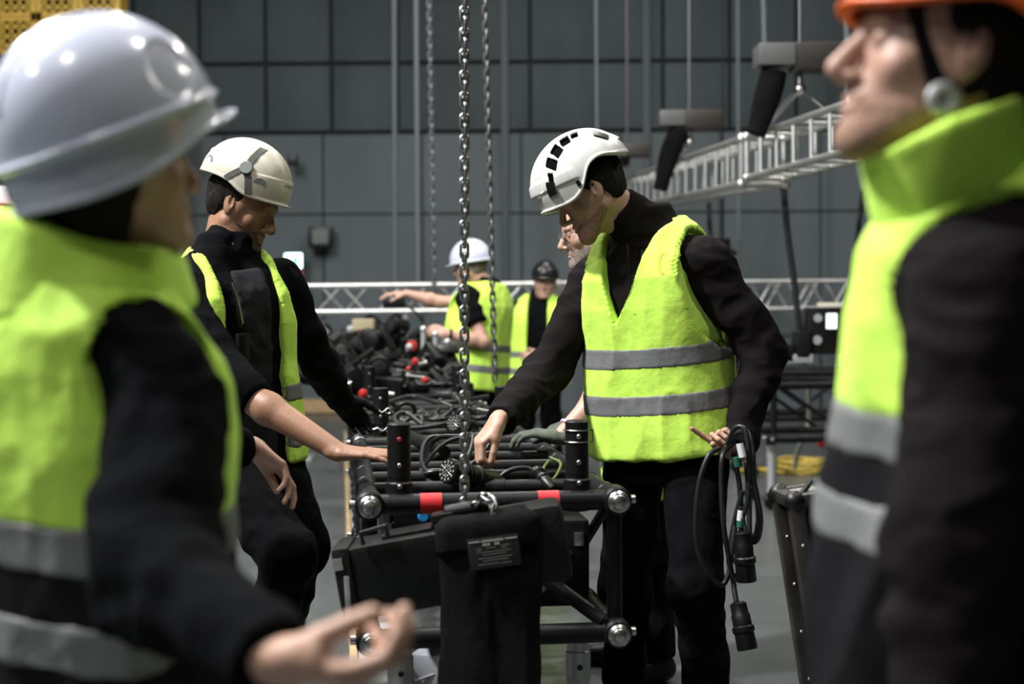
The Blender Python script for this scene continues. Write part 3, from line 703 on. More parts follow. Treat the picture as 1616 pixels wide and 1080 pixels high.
for x, wh in ((470, 'leftmost, behind the black sleeve'), (640, 'second from left, under the pointing hand'), (830, 'third from left, beside the black helmet man'), (1330, 'rightmost, by the box with lit screen')):
    p = at(x, 497, Dt + .1); root = empty('truss_stand', (p[0], p[1], 0), 'slim silver stand under the far truss, ' + wh, 'stand', 'stands under the far silver trusses')
    m = MB(); m.cyl((p[0], p[1], .02), (p[0], p[1], p[2]), .022); m.obj('stand_post', ALUM, root); m = MB(); m.box((p[0], p[1], .012), (.12, .12, .012)); m.obj('base_plate', ALUM, root)
# flown truss, two lengths, running away to the left
pa, pb = at(1378, 200, 8.0), at(1208, 250, 9.4); pc, pd = at(1205, 255, 9.55), at(1000, 308, 15.5)
truss_box('flown_truss', pa, pb, .265, .022, 6, ALU, 'nearer length of hanging silver ladder truss beside the orange helmet', side='L')
truss_box('flown_truss', pc, pd, .30, .024, 15, ALU, 'farther length of the hanging silver ladder truss, running away left', side='L')
def hoist(px, py, D, bagpts, label, sc=1.0, side=1, bagr=.09):
    c = at(px, py, D); root = empty('chain_hoist', c, label, 'chain hoist', 'flown chain hoists')
    m = MB(); m.box(c + V(.10 * sc * side, 0, 0), (.15 * sc, .09 * sc, .075 * sc), None, .02); m.obj('motor_body', mat('brown_black_housing', (.022, .017, .013), .5), root)
    m = MB(); m.box(c + V(-.14 * sc * side, 0, .01), (.10 * sc, .10 * sc, .06 * sc), None, .015); m.obj('gear_housing', mat('grey_cast_housing', (.10, .10, .098), .5), root)
    m = MB(); m.tube([c + V(0, 0, -.07 * sc), c + V(0, 0, -.15 * sc)], .02); m.ball(c + V(0, 0, -.17 * sc), .035 * sc); m.obj('hook', STEEL, root)
    P_ = [at(x, y, D - .02) for x, y in bagpts]; m = MB(); m.tube(bez(P_, 6), [bagr * (.75 + .25 * math.sin(math.pi * min(1, i / (6 * (len(P_) - 1)) + .25))) for i in range(6 * (len(P_) - 1) + 1)], 14); m.obj('chain_bag', CANV, root)
    m = MB(); m.cyl(c + V(.0, 0, .07), V(c[0], c[1], 7.8), .012, 8); m.obj('lifting_chain', CHAIND, root)
    return c
c = hoist(1262, 92, 8.9, [(1222, 112), (1212, 150), (1200, 190), (1192, 212)], 'nearer flown hoist with black chain bag above the silver ladder truss', 1.15, 1, .085)
b = at(1212, 196, 9.2); m = MB(); m.tube([c + V(0, 0, -.19), b], .018); m.obj('steel_sling', ALUM, label='silver sling from the nearer hoist down to the ladder truss joint', cat='sling')
b2 = at(1300, 172, 8.3); m = MB(); m.tube([c + V(0, 0, -.19), b2], .006); m.obj('steel_sling', STEEL, label='thin wire sling from the nearer hoist down towards the bearded face', cat='sling')
c = hoist(1088, 190, 11.6, [(1072, 205), (1058, 240), (1048, 275), (1042, 300)], 'farther flown hoist with drooping black chain bag above the ladder truss', 1.05, 1, .085)
m = MB(); m.tube([c + V(0, 0, -.19), at(1060, 262, 11.6)], .010); m.obj('steel_sling', STEEL, label='sling under the farther flown hoist', cat='sling')
c = hoist(990, 238, 14.2, [(986, 246), (984, 262)], 'small far hoist just behind the vented helmet', .9, 1, .06)
# power cables dropping from the truss
for pts, D, r, lb in ((((1236, 292), (1243, 370), (1254, 450), (1264, 540), (1272, 575)), 9.6, .022, 'thick black cable dropping from the ladder truss to the far table'), (((1362, 300), (1352, 380), (1341, 450), (1325, 530)), 9.4, .017, 'black cable hanging beside the bearded man towards the far table'), (((1118, 320), (1120, 360), (1124, 400), (1120, 430)), 12.0, .02, 'short black cable hanging left of the ladder truss'), ):
    m = MB(); m.tube(bez([at(x, y, D) for x, y in pts], 8), r, 10); m.obj('hanging_cable', CABLE, label=lb, cat='cable')
c = at(1141, 392, 12.6); m = MB(); m.box(c, (.06, .06, .09), None, .02); m.tube([c, c + V(.12, 0, -.05)], .03); m.cyl(c + V(0, 0, .08), c + V(0, 0, 4.5), .008); m.obj('cable_junction_box', BPL, label='small black hanging box right of the shoulder of the man in the vented helmet', cat='junction box')
# ---------------------------------------------------------------- chains
def chain_mb(p0, p1, pitch, wd, wire, turn=0.0, nseg=10, nr=6):
    p0 = V(p0); p1 = V(p1); d = p1 - p0; L = np.linalg.norm(d); d /= L; a = nz(np.cross(d, V(0, 1, .01))); b = np.cross(d, a); n = max(1, int(L / pitch)); m = MB()
    for i in range(n):
        c = p0 + d * (i + .5) * pitch; ang = turn + (math.pi / 2 if i % 2 else 0); s = math.cos(ang) * a + math.sin(ang) * b; h = pitch / 2 + wire * .9 - (wd / 2 - wire / 2); pts = []
        for k in range(nseg + 1): t = math.pi * k / nseg; pts.append(c + d * (h + math.sin(t) * (wd / 2 - wire / 2)) * 1.0 + s * math.cos(t) * (wd / 2 - wire / 2))
        for k in range(nseg + 1): t = math.pi + math.pi * k / nseg; pts.append(c - d * (h - math.sin(t) * (wd / 2 - wire / 2)) + s * math.cos(t) * (wd / 2 - wire / 2))
        m.tube(pts, wire / 2, nr, closed=True)
    return m
HC = at(733, 806, 3.50)
m = chain_mb(HC, V(HC[0] + .01, HC[1], 2.62), .0262, .0265, .0078, .35); m.obj('hoist_chain', CHAIN, label='sharp steel hoist chain hanging in front of everything into the truss', cat='chain')
p = at(781, 600, 7.2); q = at(764, -40, 7.2); m = chain_mb(p, q, .040, .034, .011, .3, 5, 5); m.obj('hoist_chain', mat('weathered_chain_steel', (.16, .16, .15), .5, .7), label='thinner dark chain hanging in front of the pointing man\'s back', cat='chain')
for i, (x0_, x1_, D, r, yb, lb) in enumerate(((622, 624, 13.2, .024, 470, 'leftmost of the pale vertical tubes hanging before the back wall'), (656, 660, 13.0, .024, 470, 'second pale vertical tube from the left before the back wall'), (940, 942, 14.2, .018, 205, 'grey chain line rising directly above the vented helmet'), (1164, 1166, 15.0, .020, 440, 'faint pale line before the back wall right of the vented helmet'), (1204, 1207, 11.5, .022, 90, 'pale line just left of the nearer flown hoist'), (1335, 1338, 13.0, .028, 165, 'pale line rising beside the bearded man\'s nose'))):
    a = at(x0_, -60, D); b = at(x1_, yb, D); m = MB(); m.cyl(b, a, r, 10); m.obj('hanging_line', mat('pale_grey_line', (.10, .115, .12), .6), label=lb, cat='hanging line')
a = at(676, -60, 10.8); b = at(686, 470, 10.8); m = chain_mb(b, a, .05, .042, .014, .3, 4, 5); m.obj('hoist_chain', mat('light_chain_steel', (.16, .165, .17), .5, .6), label='pale distant chain, third line from the left before the back wall', cat='chain')
# ================================================================ THE BLACK PRE-RIGGED TRUSS
TU = nz(V((538 - 808) / FPX, 1, 0)); TV = nz(np.cross(TU, V(0, 0, 1)))      # along the truss, across it
O_ = at(583, 797, 3.60); ZT = O_[2]; ZB = at(583, 1010, 3.60)[2]; TW = .635
def tp(s, v, z): return V(O_[0], O_[1], 0) + TU * s + TV * v + V(0, 0, z)
def truss_section(org, u, v, L, label, rungs, posts=True, legs=True, tape=True, brace=True, front=True, rear=True, group='sections of the black truss'):
    def q(s, x, z): return V(org[0], org[1], 0) + u * s + v * x + V(0, 0, z)
    c0 = q(0, TW / 2, 0); root = empty('black_truss_section', c0, label, 'truss', group); r = .0255
    for x in (0, TW):
        for z in (ZT, ZB):
            m = MB(); m.cyl(q(.0, x, z), q(L, x, z), r, 18)
            for s in np.arange(.12, L, .28): m.cyl(q(s, x, z), q(s + .05, x, z), r * 1.12, 18, .003)
            m.obj('chord_tube', TRB, root)
            if front:
                m = MB(); m.cyl(q(-.035, x, z), q(.03, x, z), .0375, 24, .006); m.obj('end_sleeve', TRB, root)
                m = MB(); m.cyl(q(-.052, x, z), q(-.034, x, z), .0285, 24, .006); m.ball(q(-.052, x, z), (.020, .008, .020), frame(u)); m.obj('end_coupler', STEEL, root)
                for sx in (-1, 1):
                    if (x == 0 and sx < 0) or (x > 0 and sx > 0): m = MB(); m.cyl(q(0, x + sx * .036, z), q(0, x + sx * .052, z), .012, 10, .002); m.obj('locking_pin', STEEL, root)
                    else: m = MB(); m.cyl(q(-.005, x + sx * .036, z), q(-.005, x + sx * .075, z), .0155, 14, .003); m.cyl(q(-.005, x + sx * .075, z), q(-.005, x + sx * .09, z), .010, 10, .003); m.obj('locking_pin', STEEL, root)
    for z in (ZT, ZB):
        for s in ([0.0] if front else []) + ([L - .03] if rear else []):
            m = MB(); m.cyl(q(s, .02, z), q(s, TW - .02, z), .0265, 20)
            cb = m.obj('cross_tube', TRB, root)
            if tape and s == 0.0 and z == ZT:
                for x0 in (.128, .43): m = MB(); m.cyl(q(0, x0, z), q(0, x0 + .055, z), .0275, 24); m.obj('red_tape_mark', REDT, cb, label='red tape')
    for s in rungs:
        m = MB(); m.cyl(q(s, .02, ZT), q(s, TW - .02, ZT), .0215, 16); m.cyl(q(s, TW * .55, ZT), q(s, TW * .55 + .03, ZT), .0235, 16, .002); m.obj('crossbar', TRB, root)
    for x in (0, TW):
        for s in ([.02] if front else []) + ([L - .05] if rear else []):
            m = MB(); m.cyl(q(s, x, ZB), q(s, x, ZT), .021, 14); m.obj('upright_tube', TRB, root)
        if brace:
            m = MB(); n = max(1, int(L / .85))
            for i in range(n): m.cyl(q(L * i / n + .05, x, ZT), q(L * (i + .5) / n, x, ZB), .014, 10); m.cyl(q(L * (i + .5) / n, x, ZB), q(L * (i + 1) / n - .05, x, ZT), .014, 10)
            m.obj('diagonal_brace', TRB, root)
    if posts:
        for x in (.077, TW - .096):
            m = MB(); m.cyl(q(.03, x, ZT - .01), q(.03, x, ZT + .205), .0305, 24, .004); m.cyl(q(.03, x, ZT - .03), q(.03, x, ZT + .055), .0345, 24, .004); m.cyl(q(.03, x, ZT + .066), q(.03, x, ZT + .069), .0315, 24)
            po = m.obj('coupling_post', TRB, root); ff = -u
            for k, z in enumerate((ZT + .045, ZT + .098, ZT + .165)):
                m = MB(); rr = .0345 if k == 0 else .0305; m.cyl(q(.03, x, z) + ff * (rr - .002), q(.03, x, z) + ff * (rr + .004), .0062, 14, .0015)
                m.obj('bolt_head', REDP if (k == 2 and x < .1 and front and tape) else STEEL, po)
            if legs:
                m = MB(); m.cyl(q(.03, x, .09), q(.03, x, ZB - .02), .0305, 20, .003); m.cyl(q(.03, x, ZB - .13), q(.03, x, ZB - .05), .0335, 20, .003); lg = m.obj('support_leg', ALUM, root, label='silver leg')
                m = MB(); m.cyl(q(.03, x, ZB - .09) - u * .034, q(.03, x, ZB - .09) - u * .032, .008, 12); m.obj('pin_hole', BPL, lg)
                m = MB(); m.cyl(q(.03, x - .018, .05), q(.03, x + .018, .05), .05, 24, .006); m.box(q(.03, x, .10), (.03, .03, .012)); m.obj('castor_wheel', BPL, root)
    return root
SEG = [(0.0, 1.66, 'nearest black truss section with red tape marks on its front tube', [.30, .56, .82, 1.10, 1.38]), (1.70, 2.06, 'second black truss section, under the reaching hands', [.35, .7, 1.05, 1.4, 1.75]), (3.80, 2.0, 'third black truss section, loaded with lamps', [.4, .9, 1.4]), (5.84, 2.2, 'fourth black truss section, deep under piled lamps', [.5, 1.1, 1.7])]
for i, (s0, L, lb, rg) in enumerate(SEG):
    truss_section(tp(s0, 0, 0), TU, TV, L, lb, rg, tape=(i == 0))
# spring pin clips on the second left post
for z in (ZT + .05, ZT + .12):
    p = tp(1.73, .077, z) - TU * .035; m = MB(); t = np.linspace(0, 2 * math.pi, 12)
    m.tube([p + V(-.03, 0, .0), p + V(-.012, -.004, .008), p + V(.004, -.006, -.006), p + V(.02, -.004, .004)] , .0022, 6); m.tube([p + V(.028 + .010 * math.cos(a), -.004, .010 * math.sin(a)) for a in t[:-1]], .0022, 6, closed=True)
    m.obj('spring_clip', STEEL, label='bent wire spring clip, %s of two on the second post at left' % ('lower' if z < ZT + .1 else 'upper'), cat='clip', group='wire spring clips')
# wire latch on the right front post
p = tp(.03, TW - .096, ZT + .150); m = MB()
for dz in (0, .030): m.tube([p + V(.0325 * math.cos(a), .0325 * math.sin(a), dz) for a in np.linspace(math.pi * .98, math.pi * 2.02, 14)] + [p + V(.042, -.006, dz)], .0018, 6)
m.tube([p + V(.042, -.006, 0), p + V(.042, -.006, .03)], .0018, 6); m.obj('wire_latch', STEEL, label='double wire latch around the top of the right front post', cat='latch')
# middle rail seen beyond the connectors
m = MB(); m.cyl(tp(.95, .26, ZT + .035), tp(1.62, .17, ZT + .035), .021, 14); m.obj('loose_tube', TRB, label='loose black tube laid lengthwise on the crossbars near the cable loops', cat='tube')
# wooden and aluminium board edge along the floor, left of the truss
for i in range(5):
    a = tp(-.3 + i * 2.1, -.035, .02); b = tp(-.3 + i * 2.1 + 2.06, -.035, .02); R_ = np.column_stack([TV, TU, V(0, 0, 1)])
    root = empty('dolly_board', (a + b) / 2 * V(1, 1, 0), 'low wood-edged dolly board on the floor under the truss, %s from front' % ('first', 'second', 'third', 'fourth', 'farthest')[i], 'dolly', 'dolly boards under the truss')
    m = MB(); m.box((a + b) / 2 + V(0, 0, .06), (.012, 1.03, .07), R_); m.obj('wooden_edge', WOOD, root, label='pale wood edge')
    m = MB(); m.box((a + b) / 2 + TV * .085 + V(0, 0, .055), (.075, 1.02, .06), R_, .01); m.obj('side_panel', mat('grey_white_panel', (.45, .46, .47), .4, noise=.3, nscale=7), root)
    for k in range(2): m = MB(); m.box(a + TU * (.35 + k * 1.1) + TV * .07 + V(0, 0, .118), (.03, .04, .002), R_); m.obj('yellow_sticker', mat('yellow_sticker', (.7, .6, .03), .5), root)
# ---------------------------------------------------------------- chain hoist hanging in front
hc = at(738, 882, 3.42); ha = nz(at(895, 848, 3.42) - at(575, 905, 3.42)); hu = nz(V(-ha[2], 0, ha[0])); hn = V(0, 1, 0); HR = np.column_stack([ha, hn, hu])
def hp(x, y, z): return hc + HR @ V(x, y, z)
root = empty('chain_hoist', hc, 'black electric chain hoist lying tilted across the truss front', 'chain hoist')
m = MB(); m.box(hp(-.155, 0, 0), (.118, .085, .088), HR, .02); m.box(hp(-.13, 0, .09), (.06, .05, .006), HR, .003); m.obj('motor_body', mat('scuffed_black_paint', (.0045, .0045, .005), .38, spec=.3, noise=.5, nscale=9, bump=.15, bscale=40), root)
m = MB(); m.box(hp(-.288, 0, -.005), (.022, .092, .098), HR, .014); e = m.obj('rubber_bumper', BPLR, root)
m = MB(); m.box(hp(-.2885, -.093, -.03), (.0065, .002, .055), HR @ np.array(Matrix.Rotation(.12, 3, 'Y')), .001); m.box(hp(-.297, -.093, .055), (.011, .002, .014), HR); m.obj('scuffed_metal_strip', mat('scuffed_strip', (.35, .35, .33), .5, .5, noise=.3), e)
m = MB(); m.box(hp(.09, .0, .01), (.155, .075, .095), HR, .025); m.obj('gear_housing', BPLR, root)
m = MB(); m.cyl(hp(-.035, -.01, .118), hp(.095, -.01, .118), .021, 20, .004); m.box(hp(-.04, -.01, .098), (.028, .03, .025), HR, .006); m.obj('chain_guide', BPL, root)
m = MB(); m.tube([hp(-.17, -.09, .10), hp(-.17, -.09, .125), hp(-.23, -.09, .118), hp(-.23, -.09, .09)], .006, 8); m.obj('carry_handle', BPL, root)
# slack chain loop going over the guide
P_ = bez([HC + V(.003, -.03, .0), HC + V(.010, -.06, .0), at(748, 800, 3.40), at(764, 782, 3.36), at(779, 798, 3.33), at(778, 836, 3.32)], 12); L_ = [0]
for a, b in zip(P_[:-1], P_[1:]): L_.append(L_[-1] + np.linalg.norm(b - a))
m = MB(); pit = .0235; n_ = int(L_[-1] / pit)
for i in range(n_):
    f = lambda s: V([np.interp(s, L_, [p[k] for p in P_]) for k in range(3)]); a, b = f(i * pit), f(i * pit + pit); mm = chain_mb(a, b, np.linalg.norm(b - a) * .999, .027, .0078, (.5 if i % 2 else .5 + math.pi / 2)); m.v += mm.v; m.f += [tuple(x + m.n for x in f_) for f_ in mm.f]; m.n += mm.n
m.obj('hoist_chain', CHAIN, label='short slack loop of steel chain over the hoist guide', cat='chain')
# canvas bag
B = Sdf(); b0 = at(770, 850, 3.36)
def bagf(p):
    q = p - V(b0[0], 3.37, 0); z = q[:, 2]; zt = ZT + .008 + .12 * (q[:, 0]); t = np.clip((zt - z) / .6, 0, 1)
    wx = .118 + .004 * np.sin(z * 9) - .002 * np.cos(z * 23); wy = .060 + .035 * t; x = q[:, 0] + .006 * np.sin(z * 6 + 1); y = q[:, 1] + .004 * np.sin(x * 55 + z * 6)
    d = ((np.abs(x / wx) ** 4 + np.abs(y / wy) ** 4) ** .25 - 1) * wy; k = .03; e = z - zt; h = np.maximum(k - np.abs(d - e), 0) / k
    return np.maximum(np.maximum(d, e) + h * h * k * .25, .045 - z)
B.op(bagf, .01, 'u', 1.8, (V(b0[0] - .13, 3.26, .05), V(b0[0] + .13, 3.48, ZT + .05)), .03)
root = empty('chain_bag', (b0[0], 3.37, ZT - .1), 'black canvas chain bag with printed label hanging in front of the truss', 'chain bag')
skin('bag_body', B, CANV, root, .0055, folds=[(.006, (14, 14, 4), 3), (.002, (40, 40, 14), 6)])
B = Sdf()
def flapf(p):
    q = p - V(b0[0], 3.37, 0); z = q[:, 2]; zt = ZT + .012 + .12 * q[:, 0]; x = q[:, 0]
    d = ((np.abs(x / .124) ** 5 + np.abs(q[:, 1] / .080) ** 5) ** .2 - 1) * .08; k = .03; e = z - zt; h = np.maximum(k - np.abs(d - e), 0) / k
    return np.maximum(np.maximum(d, e) + h * h * k * .25, zt - .075 - z)
B.op(flapf, .004, 'u', 1.8, (V(b0[0] - .13, 3.28, ZT - .10), V(b0[0] + .13, 3.46, ZT + .06)), .03); skin('bag_flap', B, CANV, root, .0045, folds=[(.003, (18, 18, 6), 9)])
lc = at(780, 872, 3.285); lc[1] = 3.287; LR = np.column_stack([nz(V(1, 0, .125)), V(0, 1, 0), nz(V(-.125, 0, 1))])
m = MB(); m.box(lc, (.060, .003, .036), LR, .001); lab = m.obj('printed_label', mat('black_label', (.008, .008, .008), .5), root, label='black printed label')
PR = mat('faded_white_print', (.42, .41, .38), .6); PR2 = mat('faint_grey_print', (.13, .125, .12), .6)
m = MB(); pr = lambda x, z, w_, h_: m.box(lc + LR @ V(x, -.0037, z), (w_, .0006, h_), LR)
pr(-.043, .029, .013, .0013); pr(.043, .029, .014, .0013)
for k in range(9): pr(-.024 + k * .0058, .0285, .0022, .0022)
for x in (-.022, -.016, -.010): pr(x, .0205, .0022, .0026)
for x in (.006, .012): pr(x, .0205, .0022, .0030)
m.obj('label_heading', PR, lab, smooth=False)
m = MB(); rng = random.Random(3)
for z, a, b in ((.012, -.040, -.030), (.008, -.040, -.030), (.012, -.018, .004), (.015, .018, .032), (.010, .018, .032), (.003, -.040, .036), (-.003, -.028, .028), (-.011, -.038, .036), (-.017, -.028, .030), (-.025, -.040, .0), (-.026, .01, .03)):
    x = a
    while x < b: w_ = rng.uniform(.0012, .0042); pr(x + w_, z, w_, .0011); x += 2 * w_ + .0011
m.obj('label_small_print', PR2, lab, smooth=False)
# diagonal tag, clamp and strut at lower right
m = MB(); p0 = tp(.12, TW - .27, ZB + .20); p1 = tp(.0, TW - .035, ZB + .03); m.cyl(p0, p1, .0185, 14); root = empty('rigging_strut', (p0 + p1) / 2, 'black diagonal strut with a small white sticker, lower right of the truss front', 'strut'); m.obj('strut_tube', TRB, root)
m = MB(); mid = p0 * .72 + p1 * .28; dd = nz(p1 - p0); side_ = nz(np.cross(dd, V(0, 1, 0))); m.cyl(mid - dd * .017, mid + dd * .017, .0195, 20); m.obj('white_sticker', WHT, root, label='white sticker')
m = MB(); m.cyl(p0 + side_ * -.028 + V(0, .03, 0), mid + dd * .06 - side_ * .028 + V(0, .03, 0), .014, 14, .003); m.obj('alloy_clamp', ALUM, root)
# ---------------------------------------------------------------- round cable connectors and cable loops on the crossbars
def connector(name, a, b, r, label, face=True, parts=True, group=None):
    a = V(a); b = V(b); d = nz(b - a); L = np.linalg.norm(b - a); root = empty(name, (a + b) / 2, label, 'connector', group)
    m = MB(); m.tube([a, a + d * .004, a + d * L * .16, a + d * L * .18, a + d * L * .42, a + d * L * .44, a + d * L * .5, a + d * L * .52, a + d * L * .80, b], [r * .94, r, r, r * .90, r * .90, r * 1.02, r * 1.02, r * .86, r * .8, r * .38], 24); m.obj('connector_shell', BPL, root)
    m = MB(); u = nz(np.cross(d, V(0, 0, 1))); w_ = np.cross(d, u)
    for k in range(3): m.tube([a + d * L * (.2 + .06 * k) + r * .94 * (u * math.cos(t) + w_ * math.sin(t)) for t in np.linspace(0, 2 * math.pi, 25)[:-1]], .0014, 6, closed=True)
    m.obj('grip_ring', BPLR, root)
    if face:
        m = MB()
        m.cyl(a - d * .0015, a, r * .84, 24)
        m.obj('contact_face', BPLR, root)
        m = MB()
        for rr, n in ((.72, 12), (.42, 6), (0, 1)):
            for k in range(n): t = 2 * math.pi * k / n; c = a - d * .0015 + r * rr * (u * math.cos(t) + w_ * math.sin(t)); m.cyl(c - d * .0015, c, r * .085, 8)
        for k in range(6): t = 2 * math.pi * (k + .5) / 6; m.tube([a - d * .002 + r * .2 * (u * math.cos(t) + w_ * math.sin(t)), a - d * .002 + r * .62 * (u * math.cos(t) + w_ * math.sin(t))], r * .045, 5)
        m.obj('contact_pins', mat('pale_contacts', (.45, .44, .40), .4, .5), root)
    return root
zc = ZT + .05
connector('cable_connector', at(706, 743, 3.86), at(800, 768, 4.02), .036, 'round multi-pin connector with pale contacts facing the camera beside the chain')
connector('cable_connector', at(716, 668, 5.45), at(752, 676, 5.6), .034, 'smaller-looking multi-pin connector behind the reaching hand', True)
def cable(pts, r, label, D=None, mt=CABLE, name='power_cable', **k):
    m = MB(); P = [at(*p) if (len(p) == 3 and p[2] > 2.2) else V(p) for p in pts]; m.tube(bez(P, 10), r, 10); return m.obj(name, mt, label=label, cat='cable', **k)
cable([(790, 766, 4.02), (830, 778, 3.98), (868, 790, 3.92), (880, 800, 3.9)], .008, 'black cable leaving the near multi-pin connector towards the right')
m = MB()
for rx, ry, ox, oy, ph_ in ((.085, .075, 0, 0, 0), (.095, .060, .01, .01, .6), (.075, .085, -.01, 0, 1.4), (.11, .055, .02, -.01, 2.2)):
    c = at(712, 716, 4.25); m.tube([c + V(rx * math.cos(t) + ox, ry * math.sin(t) + oy + .05 * math.cos(t), .055 * math.sin(t + ph_ * .4) + .012 * math.sin(3 * t + ph_)) for t in np.linspace(0, 2 * math.pi, 40)[:-1]], .0075, 8, closed=True)
m.obj('coiled_cable', CABLE, label='loose coil of black cable on the crossbars under the reaching hand', cat='cable')
cable([(770, 775, 4.0), (800, 745, 4.0), (835, 740, 4.02), (850, 760, 4.0)], .0075, 'black cable arched over the crossbars right of the chain')
cable([(868, 722, 4.1), (885, 733, 4.06), (872, 757, 4.0), (858, 742, 4.0), (866, 728, 4.04)], .0045, 'small yellow-green striped earth wire loop near the right front post', mt=mat('green_yellow_wire', (.09, .13, .02), .5))
connector('cable_connector', at(846, 745, 4.0), at(872, 772, 3.92), .022, 'shiny black plug lying near the right front post', False)
cable([(690, 718, 4.4), (672, 730, 4.3), (668, 752, 4.2), (690, 768, 4.1)], .008, 'black cable curling down left of the near connector')
# lever clamps and small hardware on the bars
def clamp(c, R, name='lever_clamp', label='', sc=1.0, grp='hook clamps on the second truss section'):
    c = V(c); root = empty(name, c, label, 'clamp', grp); m = MB()
    m.tube([c + R @ (V(.032 * math.cos(t), 0, .032 * math.sin(t)) * sc) for t in np.linspace(-.3, 3.9, 18)], .008 * sc, 10); m.obj('hook_jaw', BPL, root)
    m = MB(); m.cyl(c + R @ (V(-.02, 0, -.03) * sc), c + R @ (V(.05, 0, -.05) * sc), .006 * sc, 10); m.cyl(c + R @ (V(.05, 0, -.05) * sc), c + R @ (V(.062, 0, -.054) * sc), .013 * sc, 8); m.obj('wing_bolt', STEEL, root)
for i, (x, y, D, a) in enumerate(((640, 650, 6.1, .2), (668, 656, 6.2, 1.0), (700, 650, 6.3, 2.4), (652, 668, 5.9, -.5), (690, 662, 5.8, .9), (722, 648, 6.5, 2.0), (610, 646, 6.8, .4), (748, 640, 6.8, 1.4), (760, 655, 6.0, 2.6), (735, 660, 6.0, 0))):
    clamp(at(x, y, D), np.array(Matrix.Rotation(a, 3, 'Z') @ Matrix.Rotation(a * 1.7, 3, 'X')), label='black hook clamp among the small hardware on the second truss section', sc=1.25)
cable([(668, 672, 5.6), (640, 652, 5.7), (622, 660, 5.6), (640, 676, 5.5), (690, 672, 5.6), (730, 660, 5.8)], .010, 'black cable snaking over the second truss section')
cable([(600, 640, 6.6), (650, 626, 6.9), (700, 636, 6.7), (770, 626, 7.0)], .011, 'black cable strung across the third truss section')
# ---------------------------------------------------------------- stage lamps
random.seed(11)
def fixture_proto():
    root = empty('stage_lamp', (0, 0, 0), '-', 'stage lamp', 'black stage lamps piled on the truss')
    m = MB(); m.box((0, 0, .03), (.085, .075, .03), None, .012); m.obj('lamp_base', BPLR, root)
    m = MB()
    for s in (-1, 1): m.box((s * .085, 0, .13), (.012, .030, .075), None, .008)
    m.box((0, 0, .065), (.09, .03, .010), None, .004); m.obj('yoke', BPL, root)
    m = MB(); m.tube([(0, .07, .17), (0, .06, .17), (0, -.02, .17), (0, -.06, .17), (0, -.075, .17)], [.03, .055, .062, .066, .060], 18); m.obj('lamp_head', BPLR, root)
    m = MB(); m.ball((0, -.070, .17), (.052, .012, .052)); m.obj('lens', LENS, root)
    m = MB(); m.cyl((-.05, 0, -.012), (.05, 0, -.012), .012, 10); m.cyl((.0, .0, -.03), (.0, .0, 0), .018, 10); m.obj('mounting_bolt', STEEL, root)
    return root
FX = fixture_proto()
def copy_tree(o, parent=None):
    c = o.copy(); COL.objects.link(c); c.parent = parent
    for ch in list(o.children): copy_tree(ch, c)
    return c
first = True
def put_lamp(p, rot, sc, label):
    global first
    o = FX if first else copy_tree(FX); first = False
    o.location = Vector(p); o.rotation_euler = rot; o.scale = (sc,) * 3; o['label'] = label
    return o
# a neat rank hanging inside the two near sections
for k, s in enumerate((.35, .75, 1.15, 1.5, 2.2, 2.7, 3.2)):
    for x in (.16, .44):
        put_lamp(tp(s, x, ZT - .045), (math.pi, 0, .3 * k), .95, 'black stage lamp hung in the %s truss section, row %s from front,' % ('nearest' if s < 1.66 else 'second', ('one', 'two', 'three', 'four', 'five', 'six', 'seven')[k]) + (' left' if x < .3 else ' right'))
for k in range(40):
    s = 3.9 + 4.1 * (k / 40) ; x = random.uniform(-.12, .50 - .26 * (k / 40)); lay = k % 3; z = ZT + .06 + lay * (.055 + .07 * (s - 3.9) / 4)
    put_lamp(tp(s + random.uniform(-.1, .1), x, z), (random.uniform(-1.6, 1.6), random.uniform(-1.5, 1.5), random.uniform(0, 6)), random.uniform(.85, 1.15), 'black stage lamp in the blurred heap behind the hoist chain')
ACC = [(REDP, 'red'), (REDP, 'red'), (WHT, 'white'), (STEEL, 'silver'), (STEEL, 'silver')]
for i, (x, y, D, mt, nm, r) in enumerate(((569, 527, 9.6, REDP, 'red', .05), (560, 534, 9.5, WHT, 'white', .04), (553, 520, 9.8, ALUM, 'pale', .04), (650, 546, 9.0, REDP, 'red', .055), (655, 571, 8.2, REDP, 'red', .035), (590, 603, 7.6, REDP, 'red', .035), (646, 548, 8.9, ALUM, 'pale', .035), (645, 582, 8.0, REDP, 'red', .022), (557, 573, 8.3, REDP, 'red', .025), (573, 621, 6.9, REDP, 'red', .035), (671, 600, 7.4, REDP, 'red', .028))):
    c = at(x, y, D); m = MB(); r *= .62; m.cyl(c - V(0, .02, 0), c + V(0, .02, 0), r, 16, .004); m.cyl(c - V(0, .03, 0), c - V(0, .02, 0), r * .5, 12, .003); m.obj('lens_cap', mt, label='%s round cap showing in the lamp heap, %s' % (nm, ('upper left, on the pale case', 'upper left, below the red one', 'topmost at left', 'beneath the bent wrist of the pointing man', 'middle of the heap', 'near the third left post', 'just under the upper right red one', 'small one in the middle', 'small one at left', 'beside the gloved hand', 'small one at lower right')[i]), cat='cap', group='coloured caps in the lamp heap')
c = at(574, 517, 9.9); m = MB(); m.box(c, (.075, .06, .06), None, .01); m.obj('cardboard_box', mat('tan_cardboard', (.38, .32, .20), .8), label='tan box resting on the lamp heap below the far truss', cat='box')
random.seed(5)
for k in range(16):
    s = 4.1 + 3.7 * random.random(); x = random.uniform(-.1, TW - .3); z = ZT + random.uniform(.06, .18); P = [tp(s + random.uniform(-.3, .3), x + random.uniform(-.3, .3), z + random.uniform(-.05, .05)) for _ in range(5)]
    m = MB(); m.tube(bez(P, 7), .009, 7); m.obj('power_cable', CABLE, label='black cable tangled in the lamp heap', cat='cable', group='cables tangled in the lamp heap')
